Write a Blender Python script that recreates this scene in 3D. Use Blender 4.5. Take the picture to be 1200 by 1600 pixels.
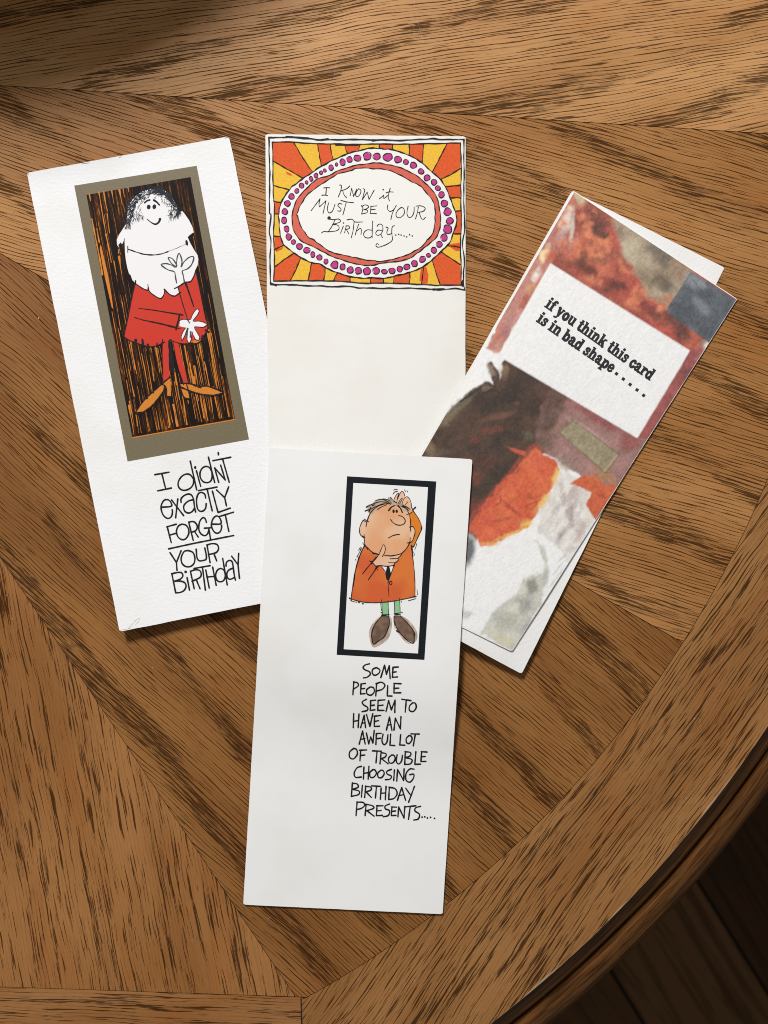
import bpy, bmesh, math, random
import numpy as np
from mathutils import Vector
from mathutils.geometry import tessellate_polygon

random.seed(7)
scene = bpy.context.scene
for o in list(bpy.data.objects):
    bpy.data.objects.remove(o)

# ------------------------------------------------------------------ camera, world, lamp, exposure
S = 0.32e-3          # metres on the table top per photograph pixel
H = 0.50             # camera height above the table top
TZ = 0.74            # height of the table top above the floor

cam_data = bpy.data.cameras.new('camera')
cam_data.sensor_fit = 'VERTICAL'
cam_data.sensor_height = 36.0
cam_data.lens = 18.0 / (800 * S / H)
cam_data.clip_start = 0.01
cam_data.clip_end = 50
cam_data.dof.use_dof = True
cam_data.dof.focus_distance = H
cam_data.dof.aperture_fstop = 13
cam = bpy.data.objects.new('camera', cam_data)
cam.location = (0, 0, TZ + H)
scene.collection.objects.link(cam)
scene.camera = cam

world = bpy.data.worlds.new("World")
scene.world = world
world.use_nodes = True
wbg = world.node_tree.nodes['Background']
wbg.inputs[0].default_value = (1.0, 0.99, 0.97, 1)
wbg.inputs[1].default_value = 0.225

def area_lamp(name, loc, target, size, size_y, power, color):
    ld = bpy.data.lights.new(name, 'AREA')
    ld.shape = 'RECTANGLE'
    ld.size, ld.size_y = size, size_y
    ld.energy = power
    ld.color = color
    lo = bpy.data.objects.new(name, ld)
    lo.location = loc
    d = Vector(target) - Vector(loc)
    lo.rotation_euler = d.to_track_quat('-Z', 'Y').to_euler()
    scene.collection.objects.link(lo)
    return lo

# daylight from a window up and to the left of the table
area_lamp('window_light', (-0.58, 1.62, TZ + 1.70), (0, 0.0, TZ), 0.38, 0.48, 67.5, (1.0, 0.985, 0.965))

scene.view_settings.view_transform = 'Standard'
scene.view_settings.look = 'None'
scene.view_settings.exposure = 0.0
scene.view_settings.gamma = 1.0
scene.view_settings.use_curve_mapping = False
scene.cycles.max_bounces = 6
scene.cycles.caustics_reflective = False
scene.cycles.sample_clamp_indirect = 2.0
scene.cycles.pixel_filter_type = 'BLACKMAN_HARRIS'
scene.cycles.filter_width = 1.0
scene.cycles.use_denoising = False
scene.cycles.use_adaptive_sampling = False

# ------------------------------------------------------------------ helpers
def link(o, parent=None):
    scene.collection.objects.link(o)
    if parent is not None:
        o.parent = parent
    return o

def thing(name, label, cat, group=None):
    o = bpy.data.objects.new(name, None)
    o.empty_display_size = 0.05
    o['label'] = label
    o['category'] = cat
    if group:
        o['group'] = group
    return link(o)

def mesh_obj(name, verts, faces, mat, parent=None, smooth=False):
    me = bpy.data.meshes.new(name)
    me.from_pydata([tuple(v) for v in verts], [], faces)
    me.update()
    if mat is not None:
        me.materials.append(mat)
    if smooth:
        for p in me.polygons:
            p.use_smooth = True
    return link(bpy.data.objects.new(name, me), parent)

def W(px, py, z=0.0):
    """Point at height z over the table top that stands over photograph pixel (px, py)."""
    k = S * (H - z) / H
    return ((px - 600) * k, -(py - 800) * k, TZ + z)

def srgb(r, g, b, k=1.0):
    f = lambda c: ((c / 255 + 0.055) / 1.055) ** 2.4 if c / 255 > 0.04045 else c / 255 / 12.92
    return (f(r) * k, f(g) * k, f(b) * k, 1)

class NT:
    """small helper round a material's node tree"""
    def __init__(self, name):
        self.m = bpy.data.materials.new(name)
        self.m.use_nodes = True
        self.t = self.m.node_tree
        self.b = self.t.nodes['Principled BSDF']
    def n(self, kind, **kw):
        nd = self.t.nodes.new(kind)
        for k, v in kw.items():
            setattr(nd, k, v)
        return nd
    def put(self, sock, v):
        if isinstance(v, bpy.types.NodeSocket):
            self.t.links.new(v, sock)
        else:
            sock.default_value = v
    def math(self, op, a, b=0.0, c=0.0):
        nd = self.n('ShaderNodeMath', operation=op)
        self.put(nd.inputs[0], a); self.put(nd.inputs[1], b)
        if op in ('MULTIPLY_ADD',):
            self.put(nd.inputs[2], c)
        return nd.outputs[0]
    def xyz(self, x, y, z=0.0):
        nd = self.n('ShaderNodeCombineXYZ')
        for s, v in zip(nd.inputs, (x, y, z)):
            self.put(s, v)
        return nd.outputs[0]
    def noise(self, vec, scale=1.0, detail=2.0, rough=0.5, dist=0.0):
        nd = self.n('ShaderNodeTexNoise')
        self.put(nd.inputs['Vector'], vec)
        nd.inputs['Scale'].default_value = scale
        nd.inputs['Detail'].default_value = detail
        nd.inputs['Roughness'].default_value = rough
        nd.inputs['Distortion'].default_value = dist
        return nd.outputs['Fac']
    def step(self, v, a, b, lo=0.0, hi=1.0):
        nd = self.n('ShaderNodeMapRange', interpolation_type='SMOOTHSTEP')
        self.put(nd.inputs['Value'], v)
        nd.inputs['From Min'].default_value = a
        nd.inputs['From Max'].default_value = b
        nd.inputs['To Min'].default_value = lo
        nd.inputs['To Max'].default_value = hi
        return nd.outputs['Result']
    def mix(self, f, a, b, mode='MIX'):
        nd = self.n('ShaderNodeMix', data_type='RGBA', blend_type=mode)
        self.put(nd.inputs['Factor'], f)
        self.put(nd.inputs[6], a); self.put(nd.inputs[7], b)
        return nd.outputs[2]
    def coords(self, angle=0.0, seed=0.0, mm=1000.0):
        """object coordinates in millimetres, turned so that u runs along the grain"""
        tc = self.n('ShaderNodeTexCoord')
        r = self.n('ShaderNodeVectorRotate', rotation_type='Z_AXIS')
        self.put(r.inputs['Vector'], tc.outputs['Object'])
        r.inputs['Angle'].default_value = angle
        sp = self.n('ShaderNodeSeparateXYZ')
        self.put(sp.inputs[0], r.outputs[0])
        u = self.math('MULTIPLY_ADD', sp.outputs[0], mm, seed * 137.0)
        v = self.math('MULTIPLY_ADD', sp.outputs[1], mm, seed * 71.0)
        return u, v
    def bump(self, h, strength=1.0, dist=0.0001):
        nd = self.n('ShaderNodeBump')
        self.put(nd.inputs['Height'], h)
        nd.inputs['Strength'].default_value = strength
        nd.inputs['Distance'].default_value = dist
        self.put(self.b.inputs['Normal'], nd.outputs[0])

# ------------------------------------------------------------------ oak
def oak(name, ang_px, seed, light=(0.335, 0.160, 0.062, 1), mid=(0.236, 0.103, 0.036, 1), dark=(0.026, 0.0095, 0.0035, 1),
        fu=0.016, fv=0.60, fine=1.0, band=1.0, bslope=0.22, bv=0.030, dash=0.0, du=0.022, dv=0.40, rough=0.46,
        warp=5.0, rim=None, tone=1.0):
    """oiled oak: fine pore lines, dark early-wood bands, coarse pore dashes. ang_px: grain direction in the photograph, degrees clockwise"""
    t = NT(name)
    u, v = t.coords(math.radians(ang_px), seed)
    M = t.math
    def nz(su, sv, k, detail=2.0, rough_=0.5, vv=None):
        return t.noise(t.xyz(M('MULTIPLY', u, su), M('MULTIPLY', vv if vv is not None else v, sv), seed * 3.1 + k), 1.0, detail, rough_)
    w1 = M('SUBTRACT', nz(0.009, 0.016, 1.0), 0.5)
    v1 = M('MULTIPLY_ADD', w1, warp * 2, v)
    w2 = M('SUBTRACT', nz(0.06, 0.12, 2.0), 0.5)
    v2 = M('MULTIPLY_ADD', w2, 0.9, v1)
    # open pores: thin ragged streaks along the grain; everything darker is a denser crowd of them
    pore = nz(fu * 3.4, 1.35, 3.0, 3.0, 0.62, v2)
    f1 = nz(fu, fv, 4.0, 1.2, 0.5, v2)
    ph = nz(0.010, 0.10, 14.0, 2.0, 0.55, v1)
    sn = M('SINE', M('MULTIPLY_ADD', v2, 2 * math.pi * fv, M('MULTIPLY', ph, 15.0)))
    thin = M('MULTIPLY', t.step(sn, 0.45, 1.0), t.step(f1, 0.30, 0.50))
    # early-wood bands that wander across the lines
    w3 = M('SUBTRACT', nz(0.022, 0.03, 6.0), 0.5)
    vb = M('MULTIPLY_ADD', u, bslope, M('MULTIPLY_ADD', w3, 8.0, v1))
    bph = t.noise(t.xyz(M('MULTIPLY', u, 0.006), M('MULTIPLY', vb, 0.018), seed * 5.7), 1.0, 1.0, 0.5)
    bsn = M('SINE', M('MULTIPLY_ADD', vb, 2 * math.pi * bv, M('MULTIPLY', bph, 8.0)))
    bnd = M('MULTIPLY', t.step(bsn, 0.35, 0.85), t.step(nz(0.010, 0.02, 15.0, 1.0), 0.30, 0.50))
    # coarse pores of plain-sawn boards
    da = t.step(nz(du, dv, 9.0, 2.0, 0.55, v2), 0.49, 0.62)
    dens = M('MULTIPLY_ADD', thin, 0.20 * fine, M('MULTIPLY_ADD', bnd, 0.12 * band, M('MULTIPLY', da, 0.135 * dash)))
    pz = M('ADD', pore, dens)
    pores = t.step(pz, 0.615, 0.70)
    fleck = M('MULTIPLY', t.step(nz(0.085, 0.42, 16.0, 3.0, 0.65, v2), 0.50, 0.60), bnd)
    soft = M('ADD', M('MULTIPLY', fleck, 0.46 * band), M('ADD', M('MULTIPLY', bnd, 0.08 * band), M('MULTIPLY', thin, 0.42 * fine)))
    # ground tone: slow drifts, silky fibres
    tn = t.step(nz(0.008, 0.03, 11.0, 2.0), 0.28, 0.72)
    fib = nz(0.25, 3.2, 12.0, 2.0, 0.6)
    tn2 = M('MULTIPLY_ADD', M('SUBTRACT', fib, 0.5), 0.9, M('MULTIPLY', tn, tone))
    nd = t.n('ShaderNodeClamp'); t.put(nd.inputs[0], tn2)
    base = t.mix(nd.outputs[0], light, mid)
    red = t.step(nz(0.02, 0.05, 13.0, 1.0), 0.5, 0.75, 0.0, 0.35)
    base = t.mix(red, base, (mid[0] * 1.06, mid[1] * 0.86, mid[2] * 0.72, 1))
    dk = M('MAXIMUM', M('MULTIPLY', pores, 0.87), soft)
    col = t.mix(dk, base, dark)
    if rim is not None:      # highlight painted along the sharp outer edge, widening where varnish is worn off
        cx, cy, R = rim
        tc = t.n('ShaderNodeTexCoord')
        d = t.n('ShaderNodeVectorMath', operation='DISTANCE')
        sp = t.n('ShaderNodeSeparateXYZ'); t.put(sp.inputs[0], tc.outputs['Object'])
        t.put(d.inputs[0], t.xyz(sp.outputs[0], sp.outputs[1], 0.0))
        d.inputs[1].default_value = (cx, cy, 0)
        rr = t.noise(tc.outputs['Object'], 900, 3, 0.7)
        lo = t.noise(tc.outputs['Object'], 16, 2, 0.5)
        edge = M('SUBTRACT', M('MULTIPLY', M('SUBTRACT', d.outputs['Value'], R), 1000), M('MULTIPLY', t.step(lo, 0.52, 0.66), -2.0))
        wear_highlight = M('MULTIPLY', t.step(edge, 0.9, 1.5), t.step(rr, 0.20, 0.55))
        col = t.mix(M('MULTIPLY', wear_highlight, 0.5), col, (0.48, 0.37, 0.25, 1))
    hs = t.n('ShaderNodeHueSaturation'); hs.inputs['Saturation'].default_value = 1.05; hs.inputs['Hue'].default_value = 0.4995; hs.inputs['Value'].default_value = 1.04
    t.put(hs.inputs['Color'], col); col = hs.outputs[0]
    t.put(t.b.inputs['Base Color'], col)
    t.put(t.b.inputs['Roughness'], M('MULTIPLY_ADD', dk, 0.25, M('MULTIPLY_ADD', fib, 0.10, rough - 0.05)))
    t.put(t.b.inputs['Specular IOR Level'], M('MULTIPLY_ADD', pores, -0.14, 0.18))
    t.bump(M('MULTIPLY_ADD', fib, 0.10, M('MULTIPLY', pores, -1.0)), 0.6, 0.00022)
    return t.m

# ------------------------------------------------------------------ table
C0 = (-517.0, 101.0)                  # where the veneer wedges meet, photograph pixels
CI, RI = (-317.4, 125.2), 1640.0      # inside of the border
CO, RO = (-397.4, 82.5), 1914.0       # edge of the top

def ray_circle(a, C, R, P=C0):
    dx, dy = math.cos(a), math.sin(a)
    ox, oy = P[0] - C[0], P[1] - C[1]
    b = ox * dx + oy * dy
    k = -b + math.sqrt(b * b - (ox * ox + oy * oy - R * R))
    return (P[0] + dx * k, P[1] + dy * k)

def clip(poly, a, b, c):
    """keep a*x + b*y <= c"""
    out = []
    for i in range(len(poly)):
        p, q = poly[i - 1], poly[i]
        fp, fq = a * p[0] + b * p[1] - c, a * q[0] + b * q[1] - c
        if (fp <= 0) != (fq <= 0):
            k = fp / (fp - fq)
            out.append((p[0] + (q[0] - p[0]) * k, p[1] + (q[1] - p[1]) * k))
        if fq <= 0:
            out.append(q)
    return out

def inset(poly, d):
    n = len(poly); out = []
    ar = sum(poly[i - 1][0] * poly[i][1] - poly[i][0] * poly[i - 1][1] for i in range(n))
    sg = 1 if ar > 0 else -1
    for i in range(n):
        p, q, r = poly[i - 1], poly[i], poly[(i + 1) % n]
        def nrm(a, b):
            x, y = b[0] - a[0], b[1] - a[1]; l = math.hypot(x, y) or 1
            return (-y / l * sg, x / l * sg)
        n1, n2 = nrm(p, q), nrm(q, r)
        mx, my = n1[0] + n2[0], n1[1] + n2[1]
        l2 = mx * mx + my * my
        if l2 < 0.05:
            mx, my, l2 = n1[0], n1[1], 1.0
            out.append((q[0] + mx * d, q[1] + my * d)); continue
        out.append((q[0] + 2 * mx / l2 * d, q[1] + 2 * my / l2 * d))
    return out

def slab(name, poly, ztop, zbot, mat, parent):
    n = len(poly)
    vs = [W(x, y, 0) for x, y in poly]
    V = [(x, y, TZ + ztop) for x, y, _ in vs] + [(x, y, TZ + zbot) for x, y, _ in vs]
    tri = tessellate_polygon([[Vector((x, y, 0)) for x, y in poly]])
    F = []
    for a, b, c in tri:
        ax, ay = poly[b][0] - poly[a][0], poly[b][1] - poly[a][1]
        bx, by = poly[c][0] - poly[a][0], poly[c][1] - poly[a][1]
        if ax * by - ay * bx > 0:      # image y runs down
            a, b = b, a
        F.append((a, b, c)); F.append((c + n, b + n, a + n))
    ar = sum(poly[i - 1][0] * poly[i][1] - poly[i][0] * poly[i - 1][1] for i in range(n))
    for i in range(n):
        j = (i + 1) % n
        F.append((i, j, j + n, i + n) if ar > 0 else (j, i, i + n, j + n))
    return mesh_obj(name, V, F, mat, parent)

table = thing('oak_table', 'round oak table with sunburst veneer panels and dark moulded edge under the cards', 'table')

def lathe(name, prof, C, mat, parent, a0=0.0, a1=2 * math.pi, n=220, smooth=True):
    cx, cy = W(C[0], C[1])[:2]
    V, F = [], []
    full = abs(a1 - a0 - 2 * math.pi) < 1e-6
    cols = n if full else n + 1
    for i in range(cols):
        a = a0 + (a1 - a0) * i / n
        for r, z in prof:
            V.append((cx + r * math.cos(a), cy + r * math.sin(a), TZ + z))
    k = len(prof)
    for i in range(n):
        i2 = (i + 1) % cols
        for j in range(k - 1):
            F.append((i * k + j, i * k + j + 1, i2 * k + j + 1, i2 * k + j))
    return mesh_obj(name, V, F, mat, parent, smooth)

m_core = NT('dark_oak_core'); m_core.b.inputs['Base Color'].default_value = (0.02, 0.009, 0.004, 1); m_core.b.inputs['Roughness'].default_value = 0.7
R0 = RO * S
lathe('tabletop', [(0.0001, -0.0005), (R0 - 0.002, -0.0005), (R0 - 0.002, -0.020), (0.0001, -0.020)], CO, m_core.m, table, smooth=False)

A = [3.6, 29.7, 56.1, 82.2]
styles = {
    -2: dict(ang_px=-35), -1: dict(ang_px=-9, fine=0.95, band=0.9, bslope=-0.16, bv=0.028, dash=0.0, seed=4.0,
        light=(0.500, 0.275, 0.122, 1), mid=(0.370, 0.186, 0.074, 1)),
    0: dict(ang_px=16.5, fine=0.95, band=0.95, bslope=0.20, bv=0.026, dash=0.18, seed=2.0, light=(0.405, 0.205, 0.082, 1), mid=(0.300, 0.140, 0.050, 1)),
    1: dict(ang_px=42, fine=0.9, band=1.0, bslope=0.16, bv=0.028, dash=0.15, seed=9.0, light=(0.292, 0.138, 0.049, 1), mid=(0.200, 0.087, 0.029, 1)),
    2: dict(ang_px=79, fine=0.45, band=0.25, bslope=0.05, dash=0.85, du=0.021, dv=0.42, seed=5.0),
}
bounds = [A[0] - 26.2 * 2, A[0] - 26.2] + A
rest = list(np.linspace(A[-1], A[0] - 52.4 + 360, 10))[1:]
bounds = bounds + rest
STRIP = (-0.034, 1.0, 1542.0)         # the straight band: y = 1542 + 0.034 x
for i in range(len(bounds) - 1):
    a0, a1 = bounds[i], bounds[i + 1]
    poly = [C0] + [ray_circle(math.radians(a0 + (a1 - a0) * k / 24), CI, RI) for k in range(25)]
    poly = clip(poly, *STRIP)
    if len(poly) < 3:
        continue
    st = dict(styles.get(i - 2, dict(ang_px=(a0 + a1) / 2)))
    st.setdefault('seed', 20.0 + i)
    slab('veneer_panel', inset(poly, 0.55), 0.0, -0.0004, oak('oak_veneer', **st), table)

# straight band and leaf behind it
def circ(C, R, a0, a1, n=60):
    return [(C[0] + R * math.cos(math.radians(a0 + (a1 - a0) * k / n)), C[1] + R * math.sin(math.radians(a0 + (a1 - a0) * k / n))) for k in range(n + 1)]
inner_disc = circ(CO, RO - 200, 0, 359, 120)
def cut(poly, *planes):
    for p in planes:
        poly = clip(poly, *p)
    return poly
neg = lambda p, off=0.0: (-p[0], -p[1], -(p[2] + off))
m_strip = oak('oak_band', 1.9, 31.0, fine=0.5, band=0.5, bslope=0.02, bv=0.11, dash=0.75, du=0.012, dv=0.24, light=(0.335, 0.170, 0.070, 1))
strip_poly = cut(circ(CO, RO - 4, 0, 359, 160), neg(STRIP), (STRIP[0], STRIP[1], STRIP[2] + 130), (1.0, -0.02, 470 - 0.02 * 1557))
slab('border_board', inset(strip_poly, 0.55), 0.0, -0.0004, m_strip, table)
leaf_poly = cut(circ(CO, RO - 4, 0, 359, 160), neg(STRIP, 130), (1.0, -0.02, 470 - 0.02 * 1557))
slab('leaf_panel', inset(leaf_poly, 0.55), 0.0, -0.0004, oak('oak_leaf', 80, 33.0), table)

# curved border boards: between the two circles; joint line at the end of the strip
cxo, cyo = W(*CO)[:2]
def border(a0, a1, ang, seed, first=False, **kw):
    n = 90
    inn = [ray_circle(math.radians(a0 + (a1 - a0) * k / n), CI, RI) for k in range(n + 1)]
    out = [ray_circle(math.radians(a0 + (a1 - a0) * k / n), CO, RO - 1.0) for k in range(n + 1)]
    poly = inn + out[::-1]
    if first:
        inn = [p for p in inn if p[0] > 470.5]
        out = [p for p in out if p[0] > 474]
        poly = [(479, 1790)] + out[::-1] + inn + [(470.5, 1558.5)]
        poly = poly[:1] + out[::-1] + inn + [(470.8, 1558.0)] if a0 < a1 else poly
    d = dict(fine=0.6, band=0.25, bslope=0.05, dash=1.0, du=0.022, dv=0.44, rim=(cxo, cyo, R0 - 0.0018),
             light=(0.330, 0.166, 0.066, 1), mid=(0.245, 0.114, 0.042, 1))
    d.update(kw)
    return slab('border_board', inset(poly, 0.55), 0.0, -0.0009, oak('oak_border', ang, seed, **d), table)
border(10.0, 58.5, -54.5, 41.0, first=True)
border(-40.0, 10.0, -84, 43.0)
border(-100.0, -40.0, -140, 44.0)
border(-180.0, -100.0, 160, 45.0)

# moulded edge: little cove, groove, rounded nose
def oak_edge(name):
    t = NT(name)
    tc = t.n('ShaderNodeTexCoord')
    sp = t.n('ShaderNodeSeparateXYZ'); t.put(sp.inputs[0], tc.outputs['Object'])
    dx = t.math('SUBTRACT', sp.outputs[0], cxo); dy = t.math('SUBTRACT', sp.outputs[1], cyo)
    ang = t.math('ARCTAN2', dy, dx)
    rad = t.math('SQRT', t.math('ADD', t.math('MULTIPLY', dx, dx), t.math('MULTIPLY', dy, dy)))
    p = t.xyz(t.math('MULTIPLY', ang, 24.0), t.math('MULTIPLY', rad, 700.0), t.math('MULTIPLY', sp.outputs[2], 500.0))
    n1 = t.noise(p, 1.0, 4, 0.65)
    n2 = t.noise(p, 0.25, 2, 0.5)
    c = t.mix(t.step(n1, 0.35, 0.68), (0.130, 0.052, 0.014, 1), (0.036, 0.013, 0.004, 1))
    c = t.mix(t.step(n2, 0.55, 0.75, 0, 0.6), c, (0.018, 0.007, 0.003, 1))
    t.put(t.b.inputs['Base Color'], c)
    t.b.inputs['Roughness'].default_value = 0.36
    t.b.inputs['Specular IOR Level'].default_value = 0.22
    t.b.inputs['Specular Tint'].default_value = (1.0, 0.72, 0.45, 1)
    t.bump(n1, 0.3, 0.0002)
    return t.m
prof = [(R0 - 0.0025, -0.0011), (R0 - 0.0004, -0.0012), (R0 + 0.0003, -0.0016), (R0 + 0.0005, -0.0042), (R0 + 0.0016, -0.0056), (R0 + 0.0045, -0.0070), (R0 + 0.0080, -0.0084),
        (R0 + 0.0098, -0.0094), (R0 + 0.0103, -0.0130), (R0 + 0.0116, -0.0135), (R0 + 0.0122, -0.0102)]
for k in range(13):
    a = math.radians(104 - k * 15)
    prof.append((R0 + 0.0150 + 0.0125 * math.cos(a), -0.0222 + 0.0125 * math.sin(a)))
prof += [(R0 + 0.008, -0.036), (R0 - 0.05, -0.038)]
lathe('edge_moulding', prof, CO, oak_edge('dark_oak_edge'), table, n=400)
lathe('pedestal', [(0.0001, -0.021), (0.16, -0.021), (0.15, -0.06), (0.07, -0.10), (0.075, -0.45), (0.10, -0.60), (0.24, -0.70), (0.25, -TZ), (0.0001, -TZ)], CO, m_core.m, table)

# ------------------------------------------------------------------ floor: dark oak boards far below
def floor_mat():
    t = NT('dark_floor_boards')
    u, v = t.coords(math.radians(58), 3.0)
    wv = t.math('DIVIDE', v, 150.0)
    row = t.math('FLOOR', wv)
    fr = t.math('FRACT', wv)
    wn = t.n('ShaderNodeTexWhiteNoise', noise_dimensions='1D'); t.put(wn.inputs['W'], row)
    gap = t.math('MINIMUM', t.step(fr, 0.0, 0.03), t.step(fr, 0.97, 1.0, 1, 0))
    g = t.noise(t.xyz(t.math('MULTIPLY', u, 0.004), t.math('MULTIPLY', v, 0.06), row), 1.0, 3, 0.6, 1.0)
    c = t.mix(wn.outputs['Value'], (0.120, 0.058, 0.022, 1), (0.040, 0.018, 0.007, 1))
    c = t.mix(t.step(g, 0.42, 0.66, 0.0, 0.6), c, (0.016, 0.007, 0.003, 1))
    c = t.mix(gap, (0.004, 0.002, 0.001, 1), c)
    t.put(t.b.inputs['Base Color'], c)
    t.b.inputs['Roughness'].default_value = 0.6
    t.b.inputs['Specular IOR Level'].default_value = 0.08
    return t.m
fl = mesh_obj('floor', [(-4, -4, 0), (4, -4, 0), (4, 4, 0), (-4, 4, 0)], [(0, 1, 2, 3)], floor_mat())
fl['kind'] = 'structure'

# added bowl, unseen beyond the upper left corner, placed only to shade that corner
m_bowl = NT('dark_glazed_clay'); m_bowl.b.inputs['Base Color'].default_value = (0.05, 0.03, 0.02, 1); m_bowl.b.inputs['Roughness'].default_value = 0.4
bowl_prof = [(0.0001, 0.0), (0.085, 0.0), (0.092, 0.010), (0.150, 0.060), (0.190, 0.110), (0.202, 0.140), (0.196, 0.141), (0.182, 0.110), (0.142, 0.064), (0.080, 0.022), (0.0001, 0.016)]
bowl = lathe('unseen_shadow_bowl', bowl_prof, (600 - 0.2384 / S, 800 - 0.507 / S), m_bowl.m, None, n=64)
bowl['label'] = 'unseen wide dark bowl added beyond the upper left corner to cast the dark shadow there'
bowl['category'] = 'bowl'

# ------------------------------------------------------------------ sheets of card that drape over one another
GX0, GY0, GS = -160, -160, 4            # height field grid in photograph pixels
GW, GH = 380, 480
gx = GX0 + GS * np.arange(GW); gy = GY0 + GS * np.arange(GH)
GXX, GYY = np.meshgrid(gx, gy)
top = np.zeros((GH, GW))                # what is already lying on the table, metres

def shift_filter(a, r, op):
    for ax in (0, 1):
        pad = [(0, 0), (0, 0)]; pad[ax] = (r, r)
        p = np.pad(a, pad, mode='edge')
        n = a.shape[ax]
        out = None
        for k in range(2 * r + 1):
            c = p[k:k + n] if ax == 0 else p[:, k:k + n]
            out = c.copy() if out is None else (np.maximum(out, c) if op == 'max' else out + c)
        a = out if op == 'max' else out / (2 * r + 1)
    return a

def inside(poly, X, Y):
    m = np.zeros(X.shape, bool)
    n = len(poly)
    for i in range(n):
        x0, y0 = poly[i - 1]; x1, y1 = poly[i]
        c = ((y0 > Y) != (y1 > Y))
        with np.errstate(divide='ignore', invalid='ignore'):
            xi = (x1 - x0) * (Y - y0) / (y1 - y0) + x0
        m ^= c & (X < xi)
    return m

class Sheet:
    """height of a sheet's underside over the table, as a field over the photograph's plane"""
    def __init__(self, quad, gap, thick=0.00024, drape=30):
        global top
        q = [np.array(p, float) for p in quad]        # TL TR BR BL
        self.q, self.thick = q, thick
        # approximate s (across) and t (along) for the gap function
        ex, ey = q[1] - q[0], q[3] - q[0]
        det = ex[0] * ey[1] - ex[1] * ey[0]
        dx, dy = GXX - q[0][0], GYY - q[0][1]
        s = np.clip((dx * ey[1] - dy * ey[0]) / det, -0.2, 1.3)
        t = np.clip((ex[0] * dy - ex[1] * dx) / det, -0.2, 1.3)
        m = inside([tuple(p) for p in quad], GXX, GYY)
        h = np.where(shift_filter(m.astype(float), 1, 'max') > 0, top, 0)
        h = shift_filter(h, drape, 'max')
        for r in (drape // 2, drape // 2 - 1):
            h = shift_filter(h, r, 'mean')
        self.h = h + gap(np.clip(s, 0, 1), np.clip(t, 0, 1))
        top = np.where(m, np.maximum(top, self.h + thick), top)
    def z(self, px, py):
        fx = (np.asarray(px, float) - GX0) / GS; fy = (np.asarray(py, float) - GY0) / GS
        i = np.clip(np.floor(fx).astype(int), 0, GW - 2); j = np.clip(np.floor(fy).astype(int), 0, GH - 2)
        a, b = fx - i, fy - j
        h = self.h
        return (h[j, i] * (1 - a) + h[j, i + 1] * a) * (1 - b) + (h[j + 1, i] * (1 - a) + h[j + 1, i + 1] * a) * b
    def mesh(self, name, mat, parent, nu=84, nv=190, wob=0.35):
        q = self.q
        rnd = np.random.RandomState(len(name) + int(q[0][0]))
        U = np.linspace(0, 1, nu + 1); V = np.linspace(0, 1, nv + 1)
        uu, vv = np.meshgrid(U, V)
        P = [q[0][k] * (1 - uu) * (1 - vv) + q[1][k] * uu * (1 - vv) + q[2][k] * uu * vv + q[3][k] * (1 - uu) * vv for k in (0, 1)]
        # cut edges are never perfectly straight; corners are a little blunt
        e = np.convolve(rnd.randn(nu + nv + 40), np.ones(9) / 9, 'same') * wob
        P[1][0, :] += e[:nu + 1]; P[1][-1, :] += e[5:nu + 6]; P[0][:, 0] += e[:nv + 1]; P[0][:, -1] += e[9:nv + 10]
        for (j, i) in ((0, 0), (0, -1), (-1, 0), (-1, -1)):
            cx, cy = P[0][nv // 2, nu // 2], P[1][nv // 2, nu // 2]
            P[0][j, i] += (cx - P[0][j, i]) * 0.002; P[1][j, i] += (cy - P[1][j, i]) * 0.004
        z = self.z(P[0], P[1])
        n = (nu + 1) * (nv + 1)
        kt = S * (H - z - self.thick) / H
        X = (P[0] - 600) * kt; Y = -(P[1] - 800) * kt
        T = np.c_[X.ravel(), Y.ravel(), (TZ + z + self.thick).ravel()]
        B = np.c_[X.ravel(), Y.ravel(), (TZ + z).ravel()]
        verts = np.r_[T, B]
        F = []
        w = nu + 1
        for j in range(nv):
            for i in range(nu):
                a = j * w + i
                F.append((a, a + w, a + w + 1, a + 1)); F.append((a + n + 1, a + n + w + 1, a + n + w, a + n))
        for i in range(nu):
            a = i; F.append((a + 1, a + 1 + n, a + n, a)); a = nv * w + i; F.append((a, a + n, a + 1 + n, a + 1))
        for j in range(nv):
            a = j * w; F.append((a, a + n, a + w + n, a + w)); a = j * w + nu; F.append((a + w, a + w + n, a + n, a))
        return mesh_obj(name, verts, F, mat, parent)

def paper(name, col, felt=0.0, rough=0.7, fiber=0.0, gray=0.0, seed=0.0, ang=0.0):
    t = NT(name)
    u, v = t.coords(math.radians(ang), seed)
    big = t.noise(t.xyz(t.math('MULTIPLY', u, 0.02), t.math('MULTIPLY', v, 0.02), seed), 1, 3, 0.6)
    fine = t.noise(t.xyz(t.math('MULTIPLY', u, 1.4), t.math('MULTIPLY', v, 1.4), seed), 1, 2, 0.6)
    c2 = (col[0] * 0.955, col[1] * 0.945, col[2] * 0.915, 1)
    c = t.mix(t.step(big, 0.40, 0.72), col, c2)
    sp = t.noise(t.xyz(t.math('MULTIPLY', u, 0.35), t.math('MULTIPLY', v, 0.35), seed + 4), 1, 1, 0.5)
    c = t.mix(t.step(sp, 0.80, 0.84, 0, 0.25), c, (0.45, 0.38, 0.28, 1))
    t.put(t.b.inputs['Base Color'], c)
    t.b.inputs['Roughness'].default_value = rough
    t.b.inputs['Specular IOR Level'].default_value = 0.12
    f1 = t.noise(t.xyz(t.math('MULTIPLY', u, 0.42), t.math('MULTIPLY', v, 0.72), seed + 1), 1, 3, 0.55, 0.6)
    t.bump(t.math('MULTIPLY_ADD', fine, 0.10, t.math('MULTIPLY', f1, 1.0)), 1.0, 0.00015 * felt)
    return t.m

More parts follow.
